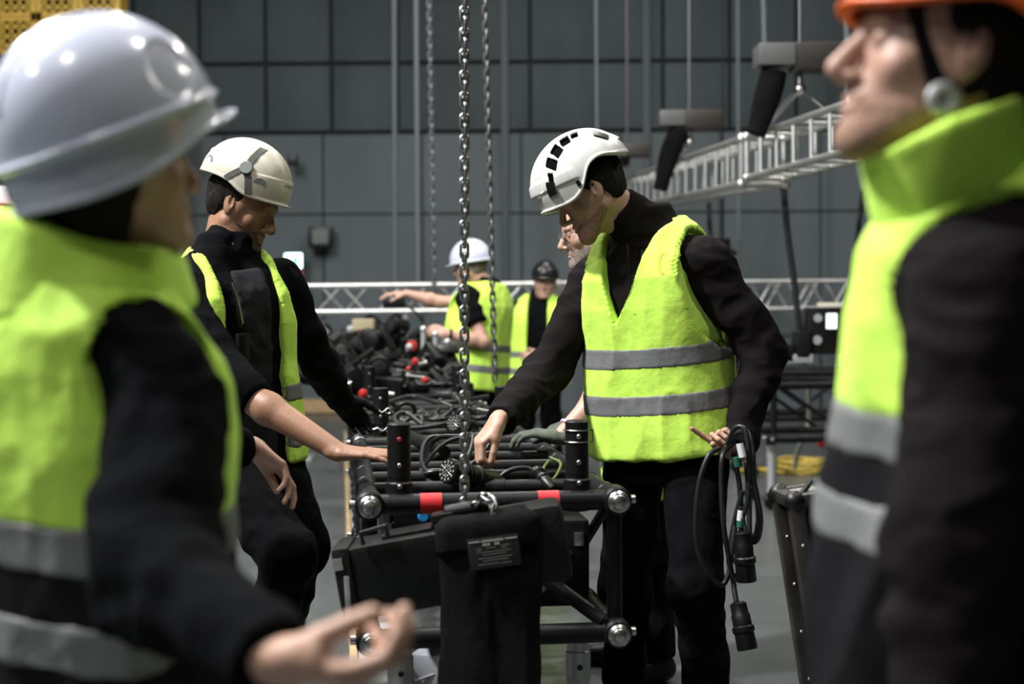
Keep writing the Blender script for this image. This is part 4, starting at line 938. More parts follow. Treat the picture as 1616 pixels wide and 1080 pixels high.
for k in range(26):
    s = random.uniform(3.9, 8); c = tp(s, random.uniform(-.1, .5 if s < 5 else .3), ZT + random.uniform(.05, .20)); clamp(c, np.array(Matrix.Rotation(random.uniform(0, 6), 3, 'Z') @ Matrix.Rotation(random.uniform(0, 6), 3, 'X')), grp='hook clamps in the lamp heap', label='black hook clamp in the lamp heap', sc=1.3)
# supports for the heap: shallow black trays on the truss
for k, (s0, L) in enumerate(((3.85, 2.0), (5.9, 2.2))):
    R_ = np.column_stack([TV, TU, V(0, 0, 1)]); c = tp(s0 + L / 2, TW / 2 - .02, ZT + .035); root = empty('lamp_tray', c, 'shallow black tray under the lamp heap on the %s truss section' % ('third', 'fourth')[k], 'tray')
    m = MB(); m.box(c, (.32, L / 2, .010), R_); m.obj('tray_floor', BPLR, root)
    m = MB()
    for sx in (-1, 1): m.box(c + TV * sx * .32 + V(0, 0, .03), (.008, L / 2, .04), R_)
    m.obj('tray_rim', BPLR, root)
# silver-grey upright posts between the pointing man's hands
for i, (x, y0_, y1_) in enumerate(((668, 520, 600), (687, 528, 600), (706, 540, 605))):
    m = MB(); a = at(x, y0_, 8.6); b = at(x, y1_, 8.6); m.cyl(b, a, .016, 10); m.ball(a, .022); m.obj('spigot', ALUM, label='short grey upright spigot in the heap, %s of three' % ('left', 'middle', 'right')[i], cat='spigot', group='grey upright spigots')
# blue cap and small plates inside the near frame
c = at(669, 814, 3.85); m = MB(); m.cyl(c - V(0, .02, 0), c + V(0, .02, 0), .016, 16, .004); m.obj('blue_plug', BLUEP, label='small blue plug under the left red tape mark', cat='plug')
c = at(655, 1012, 3.75); m = MB(); m.box(c, (.022, .03, .013), None, .004); m.obj('red_plug', REDP, label='small red plug low inside the truss at left', cat='plug')
c = at(690, 1052, 4.0); m = MB(); m.box(c, (.055, .08, .05), frame((.3, 1, 0)), .008); m.tube([c + V(-.056, -.08, -.02), c + V(.056, -.08, .02)], .004, 6); m.obj('grey_carton', mat('grey_white_carton', (.42, .43, .46), .7), label='grey-white carton on the floor boards under the truss, left of the bag', cat='carton')
c2 = V(c[0], c[1], 0); m = MB(); m.box(V(c[0], c[1], (c[2] - .05) / 2), (.10, .12, (c[2] - .055) / 2), None, .01); m.obj('black_crate', BPLR, label='black crate on the floor under the truss carrying the grey carton', cat='crate')
# ---------------------------------------------------------------- black truss on legs at the right, far
u2 = nz(V(1, .12, 0)); v2 = nz(V(-.12, 1, 0)); o2 = at(1216, 582, 9.1)
truss_section(o2, u2, v2, 2.2, 'black truss on silver legs at the far right, seen behind the elbow', [.5, 1.0, 1.5], legs=True, tape=False, group='black trusses standing in the background')
truss_section(at(1216, 582, 10.0) + V(0, .8, 0), u2, v2, 2.2, 'farther black truss behind the one on silver legs at right', [.5, 1.0, 1.5], tape=False, group='black trusses standing in the background')
c = at(1306, 522, 9.5); root = empty('dimmer_rack', c - V(0, 0, .18), 'black equipment box with lit screen on the far right truss', 'equipment box')
m = MB(); m.box(c, (.14, .14, .155), None, .012); m.obj('rack_case', BPL, root)
m = MB(); m.box(c + V(-.005, -.143, .065), (.035, .003, .05)); m.obj('lit_screen', mat('lit_screen', (.8, .9, .85), emis=(.8, 1, .9), es=2.2), root)
m = MB(); m.cyl(c + V(-.095, -.14, .085), c + V(-.095, -.147, .085), .028, 16); m.cyl(c + V(-.10, -.14, -.06), c + V(-.10, -.147, -.06), .03, 16); m.obj('round_meter', ALUM, root)
m = MB(); m.box(c + V(.02, 0, .172), (.075, .08, .014), None, .004); m.obj('cable_tray_lid', mat('warm_white_plate', (.8, .76, .6), .5), root)
for i, (x, y, w_, h_, mt, lb) in enumerate(((1264, 545, .05, .09, BPLR, 'dark tall case left of the box with the lit screen'), (1238, 558, .05, .06, BPLR, 'small dark case at the left end of the far right truss'), (1258, 566, .09, .03, ALUM, 'flat pale tool lying on the far right truss'))):
    c = at(x, y, 9.4); m = MB(); m.box(c, (w_, .08, h_), None, .01); m.obj(('small_case', 'small_case', 'metal_tool')[i], mt, label=lb, cat=('case', 'case', 'tool')[i])
c = at(1326, 566, 9.2); m = MB(); m.cyl(c, c + V(.08, 0, 0), .022, 12, .003); m.obj('tape_roll', mat('yellow_sticker', (.7, .6, .03)), label='yellow tape roll on the far right truss', cat='tape roll')
c = at(1297, 700, 10.4); root = empty('red_float', c, 'small red round cap hanging on a cord beside the right-hand yellow vest', 'cap'); m = MB(); m.ball(c, .035); m.obj('red_cap', REDP, root); m = MB(); m.cyl(c, V(c[0], c[1], .93), .004, 6); m.obj('cord', CABLE, root)
cable([(1276, 600, 9.85), (1277, 660, 10.2), (1268, 690, 10.2), (1258, 715, 10.3), (1254, 738, 10.4)], .018, 'pale sling hanging down to the yellow rope pile', mt=mat('pale_webbing', (.38, .38, .30), .7), name='webbing_sling')
m = MB(); rr = random.Random(8); g = at(1268, 738, 11.2); g[2] = .03
for k in range(9): m.tube([V(g[0] + (.14 + .02 * k % .09) * math.cos(t) + rr.uniform(-.01, .01), g[1] + .22 * math.sin(t), .02 + .010 * k + .008 * math.sin(3 * t + k)) for t in np.linspace(0, 2 * math.pi, 22)[:-1]], .016, 6, closed=True)
m.obj('rope_coil', YROPE, label='coil of yellow-brown rope on the floor at the far right', cat='rope')
g = at(1205, 742, 11.2); m = MB(); m.tube(bez([V(g[0] - .2, 11.2, .02), V(g[0], 11.3, .02), V(g[0] + .15, 11.1, .02)], 8), .02, 8); m.obj('rope_end', YROPE, label='short end of yellow rope on the floor left of the coil', cat='rope')
# ---------------------------------------------------------------- tipped flight case at the right
cr = at(1254, 792, 3.25); FR = np.array(Matrix.Rotation(math.radians(-8.5), 3, 'Y')) @ np.array(Matrix.Rotation(math.radians(4), 3, 'Z')); top = cr.copy()
def fp(x, y, z): return top + FR @ V(x, y, z)
H_ = .90; CD = .14
root = empty('flight_case', fp(.2, .2, -H_), 'black flight case leaning to one side with silver-edged corners, right of the cable coil', 'flight case')
m = MB(); m.box(fp(.20, CD / 2, -H_ / 2), (.185, CD / 2 - .012, H_ / 2 - .01), FR); m.obj('case_panel', mat('black_laminate', (.006, .006, .0065), .4, noise=.2), root)
EDG = mat('worn_dark_aluminium_edge', (.07, .065, .058), .42, .7, noise=.35, nscale=14)
for x in (0.0, .4):
    for y in (0.0, CD):
        m = MB(); m.box(fp(x, y, -H_ / 2), (.017, .017, H_ / 2), FR, .004); e = m.obj('corner_edging', EDG, root); m = MB()
        for k in range(7): m.ball(fp(x - .0, y - .0175, -.10 - k * .115), .004, None, 8, 5)
        m.obj('rivets', STEEL, e)
m = MB()
for z in (0, -H_):
    m = MB()
    for y in (0, CD): m.box(fp(.2, y, z), (.2, .015, .015), FR, .004)
    for x in (0, .4): m.box(fp(x, CD / 2, z), (.015, CD / 2, .015), FR, .004)
    m.obj('rim_edging', EDG, root)
m = MB(); m.box(fp(.2, CD / 2, -.002), (.19, CD / 2 - .01, .012), FR); m.obj('case_top', mat('pale_worn_top', (.24, .23, .21), .5, noise=.3), root)
for z in (0, -H_):
    for x in (0, .4):
        for y in (0, CD): m = MB(); m.ball(fp(x, y, z), .026, None, 14, 10); m.obj('ball_corner', BPL, root)
m = MB(); m.box(fp(.09, -.012, -.07), (.055, .006, .035), FR, .004); m.box(fp(.10, -.018, -.20), (.016, .008, .03), FR, .004); m.obj('butterfly_latch', STEEL, root)
m = MB(); m.box(fp(.12, -.005, -.08), (.07, .006, .045), FR, .003); m.obj('latch_recess', BPLR, root)
m = MB(); m.tube([fp(.02, .04, .0), fp(.06, .06, .03), fp(.11, .06, .0)], .008, 8); m.obj('top_handle', BPL, root)
c = at(1278, 1030, 3.3); c[2] = .03; m = MB()
for k in range(4): m.tube([V(1.08 * 0 + c[0] + .02 + (.075 + .006 * k) * math.cos(t), c[1] + .45 + .085 * math.sin(t), .015 + .013 * k) for t in np.linspace(0, 2 * math.pi, 30)[:-1]], .009, 8, closed=True)
m.obj('coiled_cable', CABLE, label='small coil of black cable on the floor beside the flight case', cat='cable')
# ---------------------------------------------------------------- coil of cable with two plugs held at the hip
D_ = 4.08
def lp(*p): return [at(x, y, D_ + (d if True else 0)) for x, y, d in p]
m = MB(); C_ = [((1148, 708, .02), (1140, 720, -.03), (1138, 760, -.04), (1142, 830, -.05), (1152, 890, -.03), (1158, 920, 0), (1150, 880, .03), (1160, 820, .03), (1172, 775, .02)),
      ((1150, 702, .03), (1166, 682, 0), (1178, 690, -.04), (1186, 740, -.05), (1196, 800, -.04), (1194, 840, -.02), (1180, 852, .0), (1172, 820, .03), (1166, 760, .04), (1158, 715, .03)),
      ((1152, 706, .03), (1170, 676, 0), (1186, 700, -.05), (1190, 760, -.06), (1200, 815, -.05), (1196, 850, -.02), (1184, 850, .01), (1182, 790, .03), (1178, 730, .03)),
      ((1148, 702, 0), (1160, 676, -.03), (1176, 680, -.05), (1182, 730, -.06), (1180, 790, -.06), (1170, 820, -.05)),
      ((1134, 708, -.02), (1118, 720, -.04), (1104, 760, -.05), (1098, 820, -.05), (1102, 870, -.04), (1118, 905, -.03), (1138, 924, -.01), (1150, 905, .0), (1156, 860, .01), (1160, 830, .02))]
for P in C_: m.tube(bez(lp(*P), 10), .0078, 10)
root = empty('coiled_cable', at(1160, 800, D_), 'coiled black cable with two plugs held at the hip of the vented-helmet man', 'cable'); m.obj('cable_run', CABLE, root)
m = MB(); m.tube(lp((1167, 700, -.075), (1172, 722, -.08)), .0105, 10); m.obj('cable_tag', WHT, root, label='white tag'); m = MB(); m.tube(lp((1170, 806, -.05), (1168, 822, -.05)), .0105, 10); m.obj('cable_tag', WHT, root, label='white tag'); m = MB(); m.tube(lp((1162, 722, -.07), (1165, 736, -.07)), .0115, 10); m.obj('green_tag', mat('green_tape', (.02, .12, .07), .5), root, label='green tag'); m = MB(); m.tube(lp((1169, 818, -.05), (1168, 832, -.05)), .0108, 10); m.obj('green_tag', MATS['green_tape'], root, label='green tag')
for nm, a, b in (('upper', (1171, 838, -.05), (1178, 918, -.05)), ('lower', (1164, 950, -.03), (1180, 1026, -.06))):
    A = at(a[0], a[1], D_ + a[2]); Bq = at(b[0], b[1], D_ + b[2]); d = nz(Bq - A); L = np.linalg.norm(Bq - A); m = MB(); r = .029
    m.tube([A, A + d * .006, A + d * L * .25, A + d * L * .28, A + d * L * .5, A + d * L * .53, A + d * L * .62, A + d * L * .65, A + d * L * .97, Bq], [r * .5, r * .82, r * .85, r * .95, r * .95, r * 1.12, r * 1.12, r * .98, r * 1.02, r * .95], 20); m.obj('plug', BPL, root)
m = MB(); m.tube(bez(lp((1158, 905, 0), (1158, 925, -.01), (1162, 950, -.03)), 8), .0078, 10); m.tube(bez(lp((1170, 800, -.05), (1168, 820, -.05), (1171, 842, -.05)), 8), .0078, 10); m.obj('cable_tail', CABLE, root)

# black boxes added inside the nearest section to make its lower part dark
for x, s0, L, z0, h_, lb in ((.49, .16, 1.25, ZB + .035, .235, 'long black pannier inside the nearest truss section, right side, added to darken it'), (.17, .25, 1.1, ZB + .035, .16, 'long black pannier inside the nearest truss section, left side')):
    R_ = np.column_stack([TV, TU, V(0, 0, 1)]); c = tp(s0 + L / 2, x, z0 + h_ / 2); root = empty('dark_filler', c - V(0, 0, h_ / 2), lb, 'filler')
    m = MB(); m.box(c, (.105, L / 2, h_ / 2), R_, .012); m.obj('filler_body', BPLR, root)
    m = MB(); m.tube([c + R_ @ V(-.05, -L / 2 - .002, .03), c + R_ @ V(-.05, -L / 2 - .03, .03), c + R_ @ V(.05, -L / 2 - .03, .03), c + R_ @ V(.05, -L / 2 - .002, .03)], .006, 8); m.obj('grab_handle', BPL, root)
    for k in (-1, 1): m = MB(); m.box(c + R_ @ V(.075 * k, -L / 2 - .004, h_ * .28), (.013, .005, .018), R_, .002); m.obj('latch', STEEL, root)
# ================================================================ THE PEOPLE
def build_main():
    T = Torso(at(1050, 648, 4.42), at(1022, 396, 4.38), (-.45, -.9), (-.62, -.78))
    shR = T.world(.195, .01, .415); shL = T.world(-.195, -.005, .44)
    head = at(930, 303, 4.33); R = frame((-.80, -.10, -.56), (-.50, -.03, .86))
    wrR = at(786, 664, 4.14); elR = at(866, 584, 4.42); wrL = at(1166, 712, 4.16); elL = at(1206, 556, 4.28)
    hands = (dict(f=nz(V(-.55, -.25, -.62)), n=nz(V(.55, .2, -.75)), side=1, curls=((.7, 1.1, .6), (.75, 1.15, .6), (.8, 1.2, .6), (.9, 1.2, .6)), spread=.02, thumb=(.85, .25, .45, .3), sc=1.0),
             dict(f=nz(V(-.60, -.08, .45)), n=nz(V(.25, -.85, -.2)), side=-1, curls=((.05, .15, .1), (1.0, 1.3, .7), (1.2, 1.4, .8), (1.3, 1.4, .8)), spread=.03, thumb=(.8, .2, .6, .3), sc=.88))
    legs = (leg(T, 1, at(988, 930, 4.5), at(985, 1130, 4.58), at(960, 1165, 4.46)), leg(T, -1, at(1098, 925, 4.22), at(1122, 1135, 4.32), at(1105, 1180, 4.16)))
    root, P = person('man in warm white vented helmet bending over the truss, cable coil at hip', T, shR, shL, elR, elL, wrR, wrL, head, R, hands, legs, SKIN, top=BLK2, pants=PNT,
        vest=dict(v_h=.285, v_slope=.42, v_off=.05, hem=-.115, arm_c=.36, arm_r=(.125, .185), arm_x=.135), bands=(.185, .045), band_w=.030, bh=.003, vh=.004, sh_h=.005, collar_h=.150, fat=1.12, hsc=1.06, vkn=[(a, b * 1.2, c * 1.12, d) for a, b, c, d in VK], beard=STUBL, beard_low=True, jaw=.95, nose=1.0)
    helmet(root, P(0, -.004, .049), R @ np.array(Matrix.Rotation(-.04, 3, 'X')), 'climb', HOFF, 1.10, h=.0024)
    # fringe of hair under the brim
    H = Sdf()
    for i in range(9):
        x = -.05 + i * .0125; H.cone(P(x, .082, .052), P(x + .006 * math.sin(i * 2), .112, .036 - .006 * math.cos(i * 3)), .009, .003, .006)
    skin('hair_fringe', H, HAIRD, root, .0025)
    m = MB(); a = T.world(-.048, .125, .43); pts = bez([T.world(-.045, .10, .50), a, a - V(0.004, 0, .055), a - V(.002, 0, .10)], 8); m.tube(pts, .0035, 8)
    m.ball(pts[-1], (.008, .008, .012)); e = pts[-1]
    for k in range(5): m.tube([e, e + V(-.008 * k + .012, -.01, -.022 - .003 * (k % 2))], .0022, 6)
    m.obj('hood_drawcord', BPL, root)
    m = MB(); m.tube([T.world(.0, .108, .52), T.world(0, .125, .42), T.world(0, .137, .30)], .003, 6); m.obj('jacket_zip', BPL, root)
    m = MB(); m.tube(bez([T.world(.012, .155, .255), T.world(.016, .168, .1), T.world(.016, .168, -.12)], 8), .0035, 6); m.obj('vest_front_edge', YEL, root)
    # ochre smudge on the left chest, laid on the cloth
    from mathutils.bvhtree import BVHTree
    vo = [o for o in root.children if o.name.startswith('safety_vest')][0]; off = Vector(root.location)
    bt = BVHTree.FromPolygons([v.co + off for v in vo.data.vertices], [tuple(p.vertices) for p in vo.data.polygons])
    def hit(px, py):
        o = Vector((0, 0, CAM_H)); d = (Vector(at(px, py, 4.0)) - o).normalized(); h_, n_, *_r = bt.ray_cast(o, d)
        return V(h_ + n_ * .0012) if h_ is not None else None
    outer = [hit(1046 + 8.5 * math.cos(t), 416 - 18 * math.sin(t)) for t in np.linspace(.9, 4.9, 16)]; inn = [hit(1047 + 5.0 * math.cos(t), 416 - 14 * math.sin(t)) for t in np.linspace(.9, 4.9, 16)]
    if all(q is not None for q in outer + inn):
        m = MB(); m.add(outer + inn, [(i, i + 1, 17 + i, 16 + i) for i in range(15)]); m.obj('ochre_smudge', mat('ochre_stain', (.52, .55, .05), .8), vo, label='ochre smudge')
    return root, T, wrR, wrL
def build_a():
    T = Torso(at(372, 670, 4.36), at(358, 432, 4.32), (.62, -.78), (.70, -.72))
    shR = T.world(.185, .02, .45); shL = T.world(-.185, .01, .45)
    head = at(384, 325, 4.36); R = frame((.88, -.22, -.42), (.39, -.05, .90))
    elR = at(378, 618, 4.02); wrR = at(535, 714, 3.90); elL = at(502, 572, 4.62); wrL = at(538, 632, 4.88)
    hands = (dict(f=nz(V(.98, -.1, -.03)), n=nz(V(0, .15, -1)), side=1, sc=.95, curls=((.05, .1, .05), (.08, .1, .05), (.1, .1, .1), (.12, .15, .1)), thumb=(.8, .5, .2, .2), spread=.03),
             dict(f=nz(V(.3, .5, -.45)), n=nz(V(.6, -.3, -.7)), side=-1, curl=(.7, .8, .5)))
    legs = (leg(T, 1, at(452, 878, 4.0), at(405, 1100, 4.30), at(440, 1150, 4.1)), leg(T, -1, at(475, 862, 4.35), at(425, 1060, 4.75), at(470, 1110, 4.65)))
    root, P = person('man in cream helmet with grey straps, bare forearm reaching to the truss', T, shR, shL, elR, elL, wrR, wrL, head, R, hands, legs, SKIN2, top=BLK,
        vest=dict(open_w=.105, v_h=-.3, v_slope=.0, hem=-.12, arm_c=.385, arm_r=(.125, .19), arm_x=.115), bands=(.10, -.05), sleeves=(.58, 1.0), gloves=(None, GLOVE), bh=.003, collar_h=.10, neck_open=(T.world(.02, .085, .66), T.world(.0, .115, .50), .062, .045), beard=STUB, nose=1.0, jaw=1.05, hsc=1.05)
    helmet(root, P(0, -.022, .068), R @ np.array(Matrix.Rotation(.0, 3, 'X')), 'petz', HCREAM, 1.03, h=.0024)
    # grey T-shirt front and lanyard between the vest fronts
    S = Sdf(); S.op(T.loft(JK, .0100, lambda x, y, h: np.maximum.reduce([np.abs(x + .01) - .052 - .05 * np.clip(.2 - h, 0, .3), -y, h - .50, -.13 - h])), .004, 'u', 1.6, T.pts(JK), .03)
    skin('t_shirt_front', S, TSH, root, .0055, folds=[(.009, (7, 7, 10), 3), (.0035, (19, 19, 26), 8)])
    m = MB(); p0 = T.world(.075, .115, .50); m.tube(bez([p0, T.world(.062, .142, .42), T.world(.055, .15, .33)], 8), .006, 8); m.obj('radio_lead', BPL, root)
    m = MB(); m.tube(bez([T.world(.068, .133, .47), T.world(.058, .15, .40), T.world(.05, .155, .34)], 6), .0035, 8); m.obj('lanyard_clip', STEEL, root)
    m = MB(); m.box(T.world(.06, .165, .27), (.020, .014, .04), frame(T.fc), .006); m.obj('radio_handset', BPL, root)
    return root, T
def build_left():
    T = Torso(at(140, 1020, 1.88), at(135, 490, 1.84), (.62, .78), (.70, .71), .93)
    shR = T.world(.190, .0, .385); shL = T.world(-.185, .0, .43)
    head = at(180, 262, 1.80); R = frame((.80, .58, .10), (-.08, -.06, 1))
    elR = at(240, 905, 1.60); wrR = at(438, 1046, 1.42); elL = T.world(-.24, .0, .16); wrL = T.world(-.24, .04, -.08)
    hands = (dict(f=nz(V(.92, -.30, -.12)), n=nz(V(.05, .45, .88)), side=1, curls=((.50, .80, .5), (.6, .9, .5), (.75, 1.0, .6), (.9, 1.0, .6)), spread=.0, thumb=(.80, .20, .62, .30), sc=.95),
             dict(f=nz(V(.9, 0, .1)), n=nz(V(0, 0, -1)), side=-1, curl=(.3, .4, .3), sc=.95))
    legs = (leg(T, 1), leg(T, -1))
    root, P = person('nearest person at left in big white hard hat, seen from behind', T, shR, shL, elR, elL, wrR, wrL, head, R, hands, legs, SKIN, sc=.93, top=BLK,
        vest=dict(v_h=.30, v_slope=.2, hem=-.3, arm_c=.33, arm_r=(.118, .19), arm_x=.15, top=.56), bands=(.185, .055), two=.215, band_w=.032, long_hair=True, hi_collar=(at(146, 480, 1.83), at(138, 366, 1.82), (.128, .097), (.25, 0, .97)), bh=.0042, sh_h=.006, vh=.005, collar=True, vest_hi_collar=True, fat=1.22, hsc=1.0, fold=1.3,
        vkn=[(-.30, .225, .165, 0)] + [(a, b * 1.06, c * 1.08, d) for a, b, c, d in VK[1:]])
    helmet(root, P(0, -.004, .050), R @ np.array(Matrix.Rotation(.10, 3, 'X')), 'cap', HWHITE, 1.04, h=.003)
    return root, T
def build_right():
    T = Torso(at(1530, 860, 1.78), at(1560, 330, 1.76), (-.96, .22), (-.96, .22), 1.0)
    shR = T.world(.185, 0, .455); shL = T.world(-.175, .02, .365)
    head = at(1486, 92, 1.66); R = frame((-.975, -.06, .16), (.16, 0, .98))
    elR = T.world(.24, .0, .14); wrR = T.world(.24, .05, -.13); elL = at(1520, 830, 1.55); wrL = at(1480, 1150, 1.52)
    hands = (dict(f=nz(V(-.6, 0, -.7)), n=nz(V(0, -1, 0)), side=1, curl=(.4, .5, .4)), dict(f=nz(V(-.3, 0, -.9)), n=nz(V(.2, 1, 0)), side=-1, curl=(.4, .5, .4)))
    legs = (leg(T, 1), leg(T, -1))
    root, P = person('bearded man in an orange helmet in left-facing profile at the right edge', T, shR, shL, elR, elL, wrR, wrL, head, R, hands, legs, SKIN3, top=BLK2,
        vest=dict(v_h=.30, v_slope=.25, hem=-.3, arm_c=.31, arm_r=(.115, .20), arm_x=.135, top=.57), bands=(.175, .05), two=.205, band_w=.030, hi_collar=(at(1512, 372, 1.70), at(1480, 200, 1.66), (.085, .108), (-.36, 0, .93)), bh=.0042, sh_h=.006, vh=.005, vest_hi_collar=True, fat=1.3, beard=STUBL, hsc=1.05, nose=1.15, eyes=False, fold=1.3, beard_low=True,
        vkn=[(a, b * 1.08, c * 1.12, d) for a, b, c, d in VK])
    hm, HP, on = helmet(root, P(0, -.036, .052), R @ np.array(Matrix.Rotation(.05, 3, 'X')), 'rescue', HORANGE, 1.10, h=.003)
    for s in (-1, 1):
        m = MB(); w_ = .011
        for a, b in ((P(.064 * s, .066, .050), P(.076 * s, .022, -.055)), (P(.076 * s, .022, -.055), P(.070 * s, -.055, -.02))):
            d = nz(b - a); n = R @ V(s, 0, 0); l = np.cross(d, n); m.add([a + l * w_ + n * .003, a - l * w_ + n * .003, b - l * w_ + n * .003, b + l * w_ + n * .003, a + l * w_ - n * .002, a - l * w_ - n * .002, b - l * w_ - n * .002, b + l * w_ - n * .002], [(0, 1, 2, 3), (4, 7, 6, 5), (0, 3, 7, 4), (1, 5, 6, 2), (0, 4, 5, 1), (3, 2, 6, 7)])
        m.obj('chin_strap', BPL, root)
    m = MB(); c = P(-.080, .018, -.060); n = R @ V(-1, 0, 0); m.tube([c + (R @ V(0, .013 * math.cos(t), .013 * math.sin(t))) for t in np.linspace(0, 2 * math.pi, 20)[:-1]], .007, 8, closed=True)
    m.cyl(c - n * .004, c + n * .002, .009, 14); m.obj('strap_adjuster_wheel', ALUM, root, label='grey round strap adjuster')
    m = MB(); m.box(P(-.07, .055, .075), (.006, .03, .02), R, .003); m.obj('headband_pad', BPL, root)
    return root, T
def build_glasses():
    T = Torso(at(1020, 700, 5.05), at(1000, 470, 5.0), (-.95, -.15), (-.97, -.1), 1.0)
    shR = T.world(.185, 0, .46); shL = T.world(-.185, 0, .46)
    head = at(932, 364, 4.95); R = frame((-.95, -.10, -.24), (-.24, 0, .97))
    elR = at(955, 610, 5.2); wrR = at(905, 668, 5.1); elL = at(972, 604, 4.8); wrL = at(884, 690, 4.72)
    hands = (dict(f=nz(V(-.9, 0, -.3)), n=nz(V(0, .2, -1)), side=1, curl=(.4, .6, .4)), dict(f=nz(V(-.93, .25, .14)), n=nz(V(-.1, .1, -1)), side=-1, curl=(.35, .5, .4)))
    legs = (leg(T, 1), leg(T, -1))
    root, P = person('bearded man with glasses and pink wristband behind the vented helmet', T, shR, shL, elR, elL, wrR, wrL, head, R, hands, legs, SKIN3, top=TSH, sleeves=(.45, .45),
        vest=dict(open_w=.06, v_h=-.3, v_slope=0, hem=-.15), bands=(.1, -.05), gloves=(GLOVEG, GLOVEG), bh=.0036, beard=STUBG, hairm=HAIRG, nose=1.15, jaw=1.05)
    m = MB()
    for s in (-1, 1):
        m.tube([P(.033 * s + .021 * math.cos(t), .106 - .006 * abs(math.cos(t)), .0 + .017 * math.sin(t)) for t in np.linspace(0, 2 * math.pi, 20)[:-1]], .0013, 6, closed=True)
        m.tube([P(.054 * s, .1, .006), P(.077 * s, .03, .008), P(.08 * s, -.01, .004)], .0013, 6)
    m.tube([P(-.012, .106, .003), P(.012, .106, .003)], .0013, 6); g = m.obj('glasses', BPL, root)
    for s in (-1, 1):
        m = MB(); m.cyl(P(.033 * s, .1055, 0), P(.033 * s, .1065, 0), .0185, 20); m.obj('spectacle_lens', GLASS, g)
    d = nz(wrL - elL); m = MB(); c = wrL - d * .045; u_ = nz(np.cross(d, V(0, 0, 1))); v_ = np.cross(d, u_)
    m.tube([c + .034 * (u_ * math.cos(t) + v_ * math.sin(t)) for t in np.linspace(0, 2 * math.pi, 24)[:-1]], .006, 8, closed=True); m.obj('wristband', mat('pink_rubber', (.72, .42, .6), .5), root, label='pink wristband')
    return root
def build_hidden():
    T = Torso(at(190, 760, 3.55), at(205, 455, 3.55), (.9, .0), (.9, .1), 1.0)
    shR = T.world(.18, 0, .46); shL = T.world(-.18, 0, .46); head = at(222, 330, 3.55); R = frame((.95, .1, -.25), (.25, 0, .97))
    elR = at(275, 690, 3.45); wrR = at(405, 708, 3.72); elL = T.world(-.23, -.02, .16); wrL = T.world(-.22, .02, -.08)
    hands = (dict(f=nz(V(.75, .1, -.62)), n=nz(V(-.45, -.45, -.7)), side=1, curls=((.3, .3, .2), (.4, .4, .3), (.6, .5, .3), (.7, .6, .4)), thumb=(.8, .3, .3, .2)), dict(f=nz(V(.9, 0, -.2)), n=nz(V(0, 0, -1)), side=-1, curl=(.4, .5, .4)))
    root, P = person('person hidden behind the big white hard hat, only one bare hand showing', T, shR, shL, elR, elL, wrR, wrL, head, R, hands, (leg(T, 1), leg(T, -1)), SKIN3, top=BLK, bh=.0035, sleeves=(.9, 1.0), hsc=.95, sc=.92)
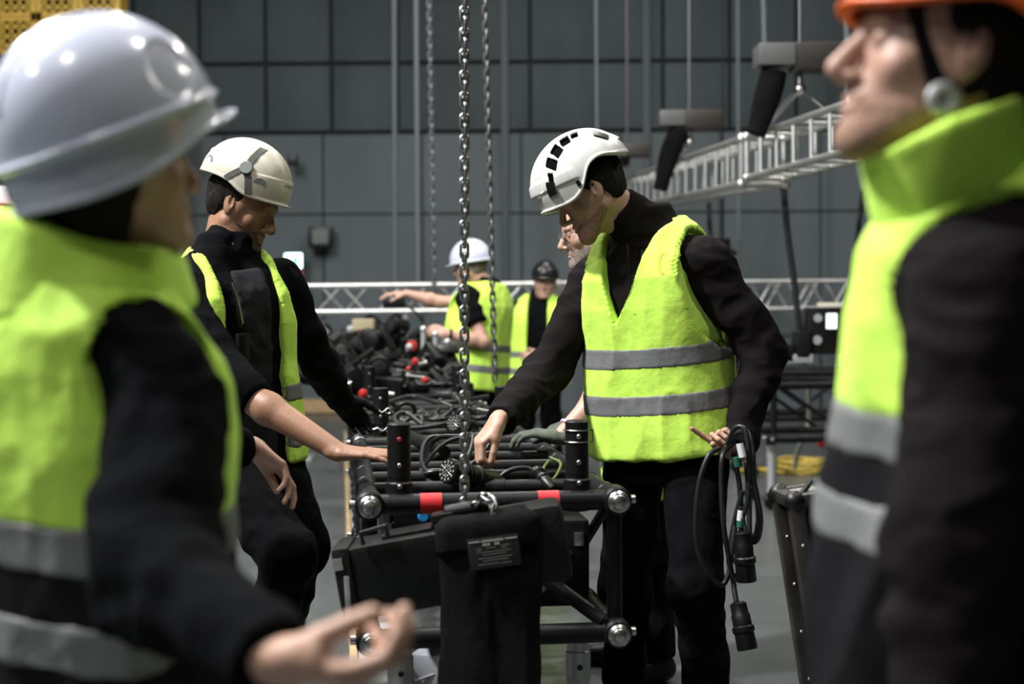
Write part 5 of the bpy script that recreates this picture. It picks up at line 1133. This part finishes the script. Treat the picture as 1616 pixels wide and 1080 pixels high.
def build_pointer():
    D = 9.5
    T = Torso(at(750, 575, D), at(763, 466, D), (-.72, .55), (-.78, .5), 1.05)
    shR = T.world(.18, 0, .46); shL = T.world(-.18, 0, .46); head = at(742, 421, D); R = frame((-.93, .25, -.12), (-.12, 0, 1))
    elR = at(694, 477, D + .25); wrR = at(642, 464, D + .25); elL = at(762, 540, D - .25); wrL = at(703, 527, D - .30)
    hands = (dict(f=nz(V(-.97, 0, .05)), n=nz(V(0, .2, -1)), side=1, curl=(.25, .35, .2)), dict(f=nz(V(-.9, 0, .25)), n=nz(V(0, .9, -.4)), side=-1, curl=(1.0, 1.1, .8), thumb=(.6, .4, .5, .3)))
    root, P = person('man in a white helmet pointing left with an outstretched arm, far behind the hanging chain', T, shR, shL, elR, elL, wrR, wrL, head, R, hands, (leg(T, 1), leg(T, -1)), SKIN3, top=BLK, sleeves=(.30, .30),
        vest=dict(v_h=.25, v_slope=.35, hem=-.16, arm_x=.145), bands=(.13, -.02), bh=.005, sh_h=.008, vh=.006, hairm=HAIRG, fat=1.15, vkn=[(a, b * 1.12, c * 1.3, d) for a, b, c, d in VK])
    helmet(root, P(0, -.01, .045), R @ np.array(Matrix.Rotation(-.1, 3, 'X')), 'round', HWHITE, 1.08, h=.0045)
    d = nz(wrL - elL); c = wrL - d * .03; u_ = nz(np.cross(d, V(0, 0, 1))); v_ = np.cross(d, u_)
    m = MB(); m.tube([c + .034 * (u_ * math.cos(t) + v_ * math.sin(t)) for t in np.linspace(0, 2 * math.pi, 20)[:-1]], .009, 8, closed=True); m.obj('wristwatch', BPL, root)
    o = MB(); hp = at(622, 478, D + .22); o.box(hp, (.075, .035, .035), None, .012); o.tube(bez([hp + V(.05, 0, 0), hp + V(.14, 0, -.06), hp + V(.20, 0, -.14)], 8), .008, 8)
    o.obj('cable_connector', BPL, None, label='black cable connector held up in the pointing man\'s outstretched hand', cat='connector')
def build_blackhat():
    D = 10.8
    T = Torso(at(850, 575, D), at(852, 482, D), (-.15, -1), (-.15, -1), .92)
    shR = T.world(.18, 0, .46); shL = T.world(-.18, 0, .46); head = at(860, 446, D - .05); R = frame((-.12, -1, -.08), (0, -.08, 1))
    elR = T.world(.21, -.05, .17); wrR = T.world(.19, .02, -.07); elL = T.world(-.21, -.05, .17); wrL = T.world(-.06, .24, .06)
    hands = (dict(f=nz(V(.1, -.1, -.95)), n=nz(V(1, 0, 0)), side=1, curl=(.3, .4, .3)), dict(f=nz(V(-.8, -.3, .1)), n=nz(V(0, 1, -.3)), side=-1, curl=(.5, .6, .4)))
    root, P = person('man in a black glossy helmet and open yellow vest facing the camera in the distance', T, shR, shL, elR, elL, wrR, wrL, head, R, hands, (leg(T, 1), leg(T, -1)), SKIN3, top=BLK, sc=.97, sleeves=(1.0, 1.0), vkn=[(a, b * 1.25, c * 1.25, d) for a, b, c, d in VK],
        vest=dict(open_w=.085, v_h=-.3, v_slope=0, hem=-.16, arm_x=.17), bands=(.08, -.06), bh=.005, sh_h=.008, vh=.006, eyes=True, closed=False)
    helmet(root, P(0, -.01, .045), R, 'round', HBLACK, .98, h=.0045)
MAINT = build_main(); build_a(); build_left(); build_right(); build_glasses(); build_hidden(); build_pointer(); build_blackhat()
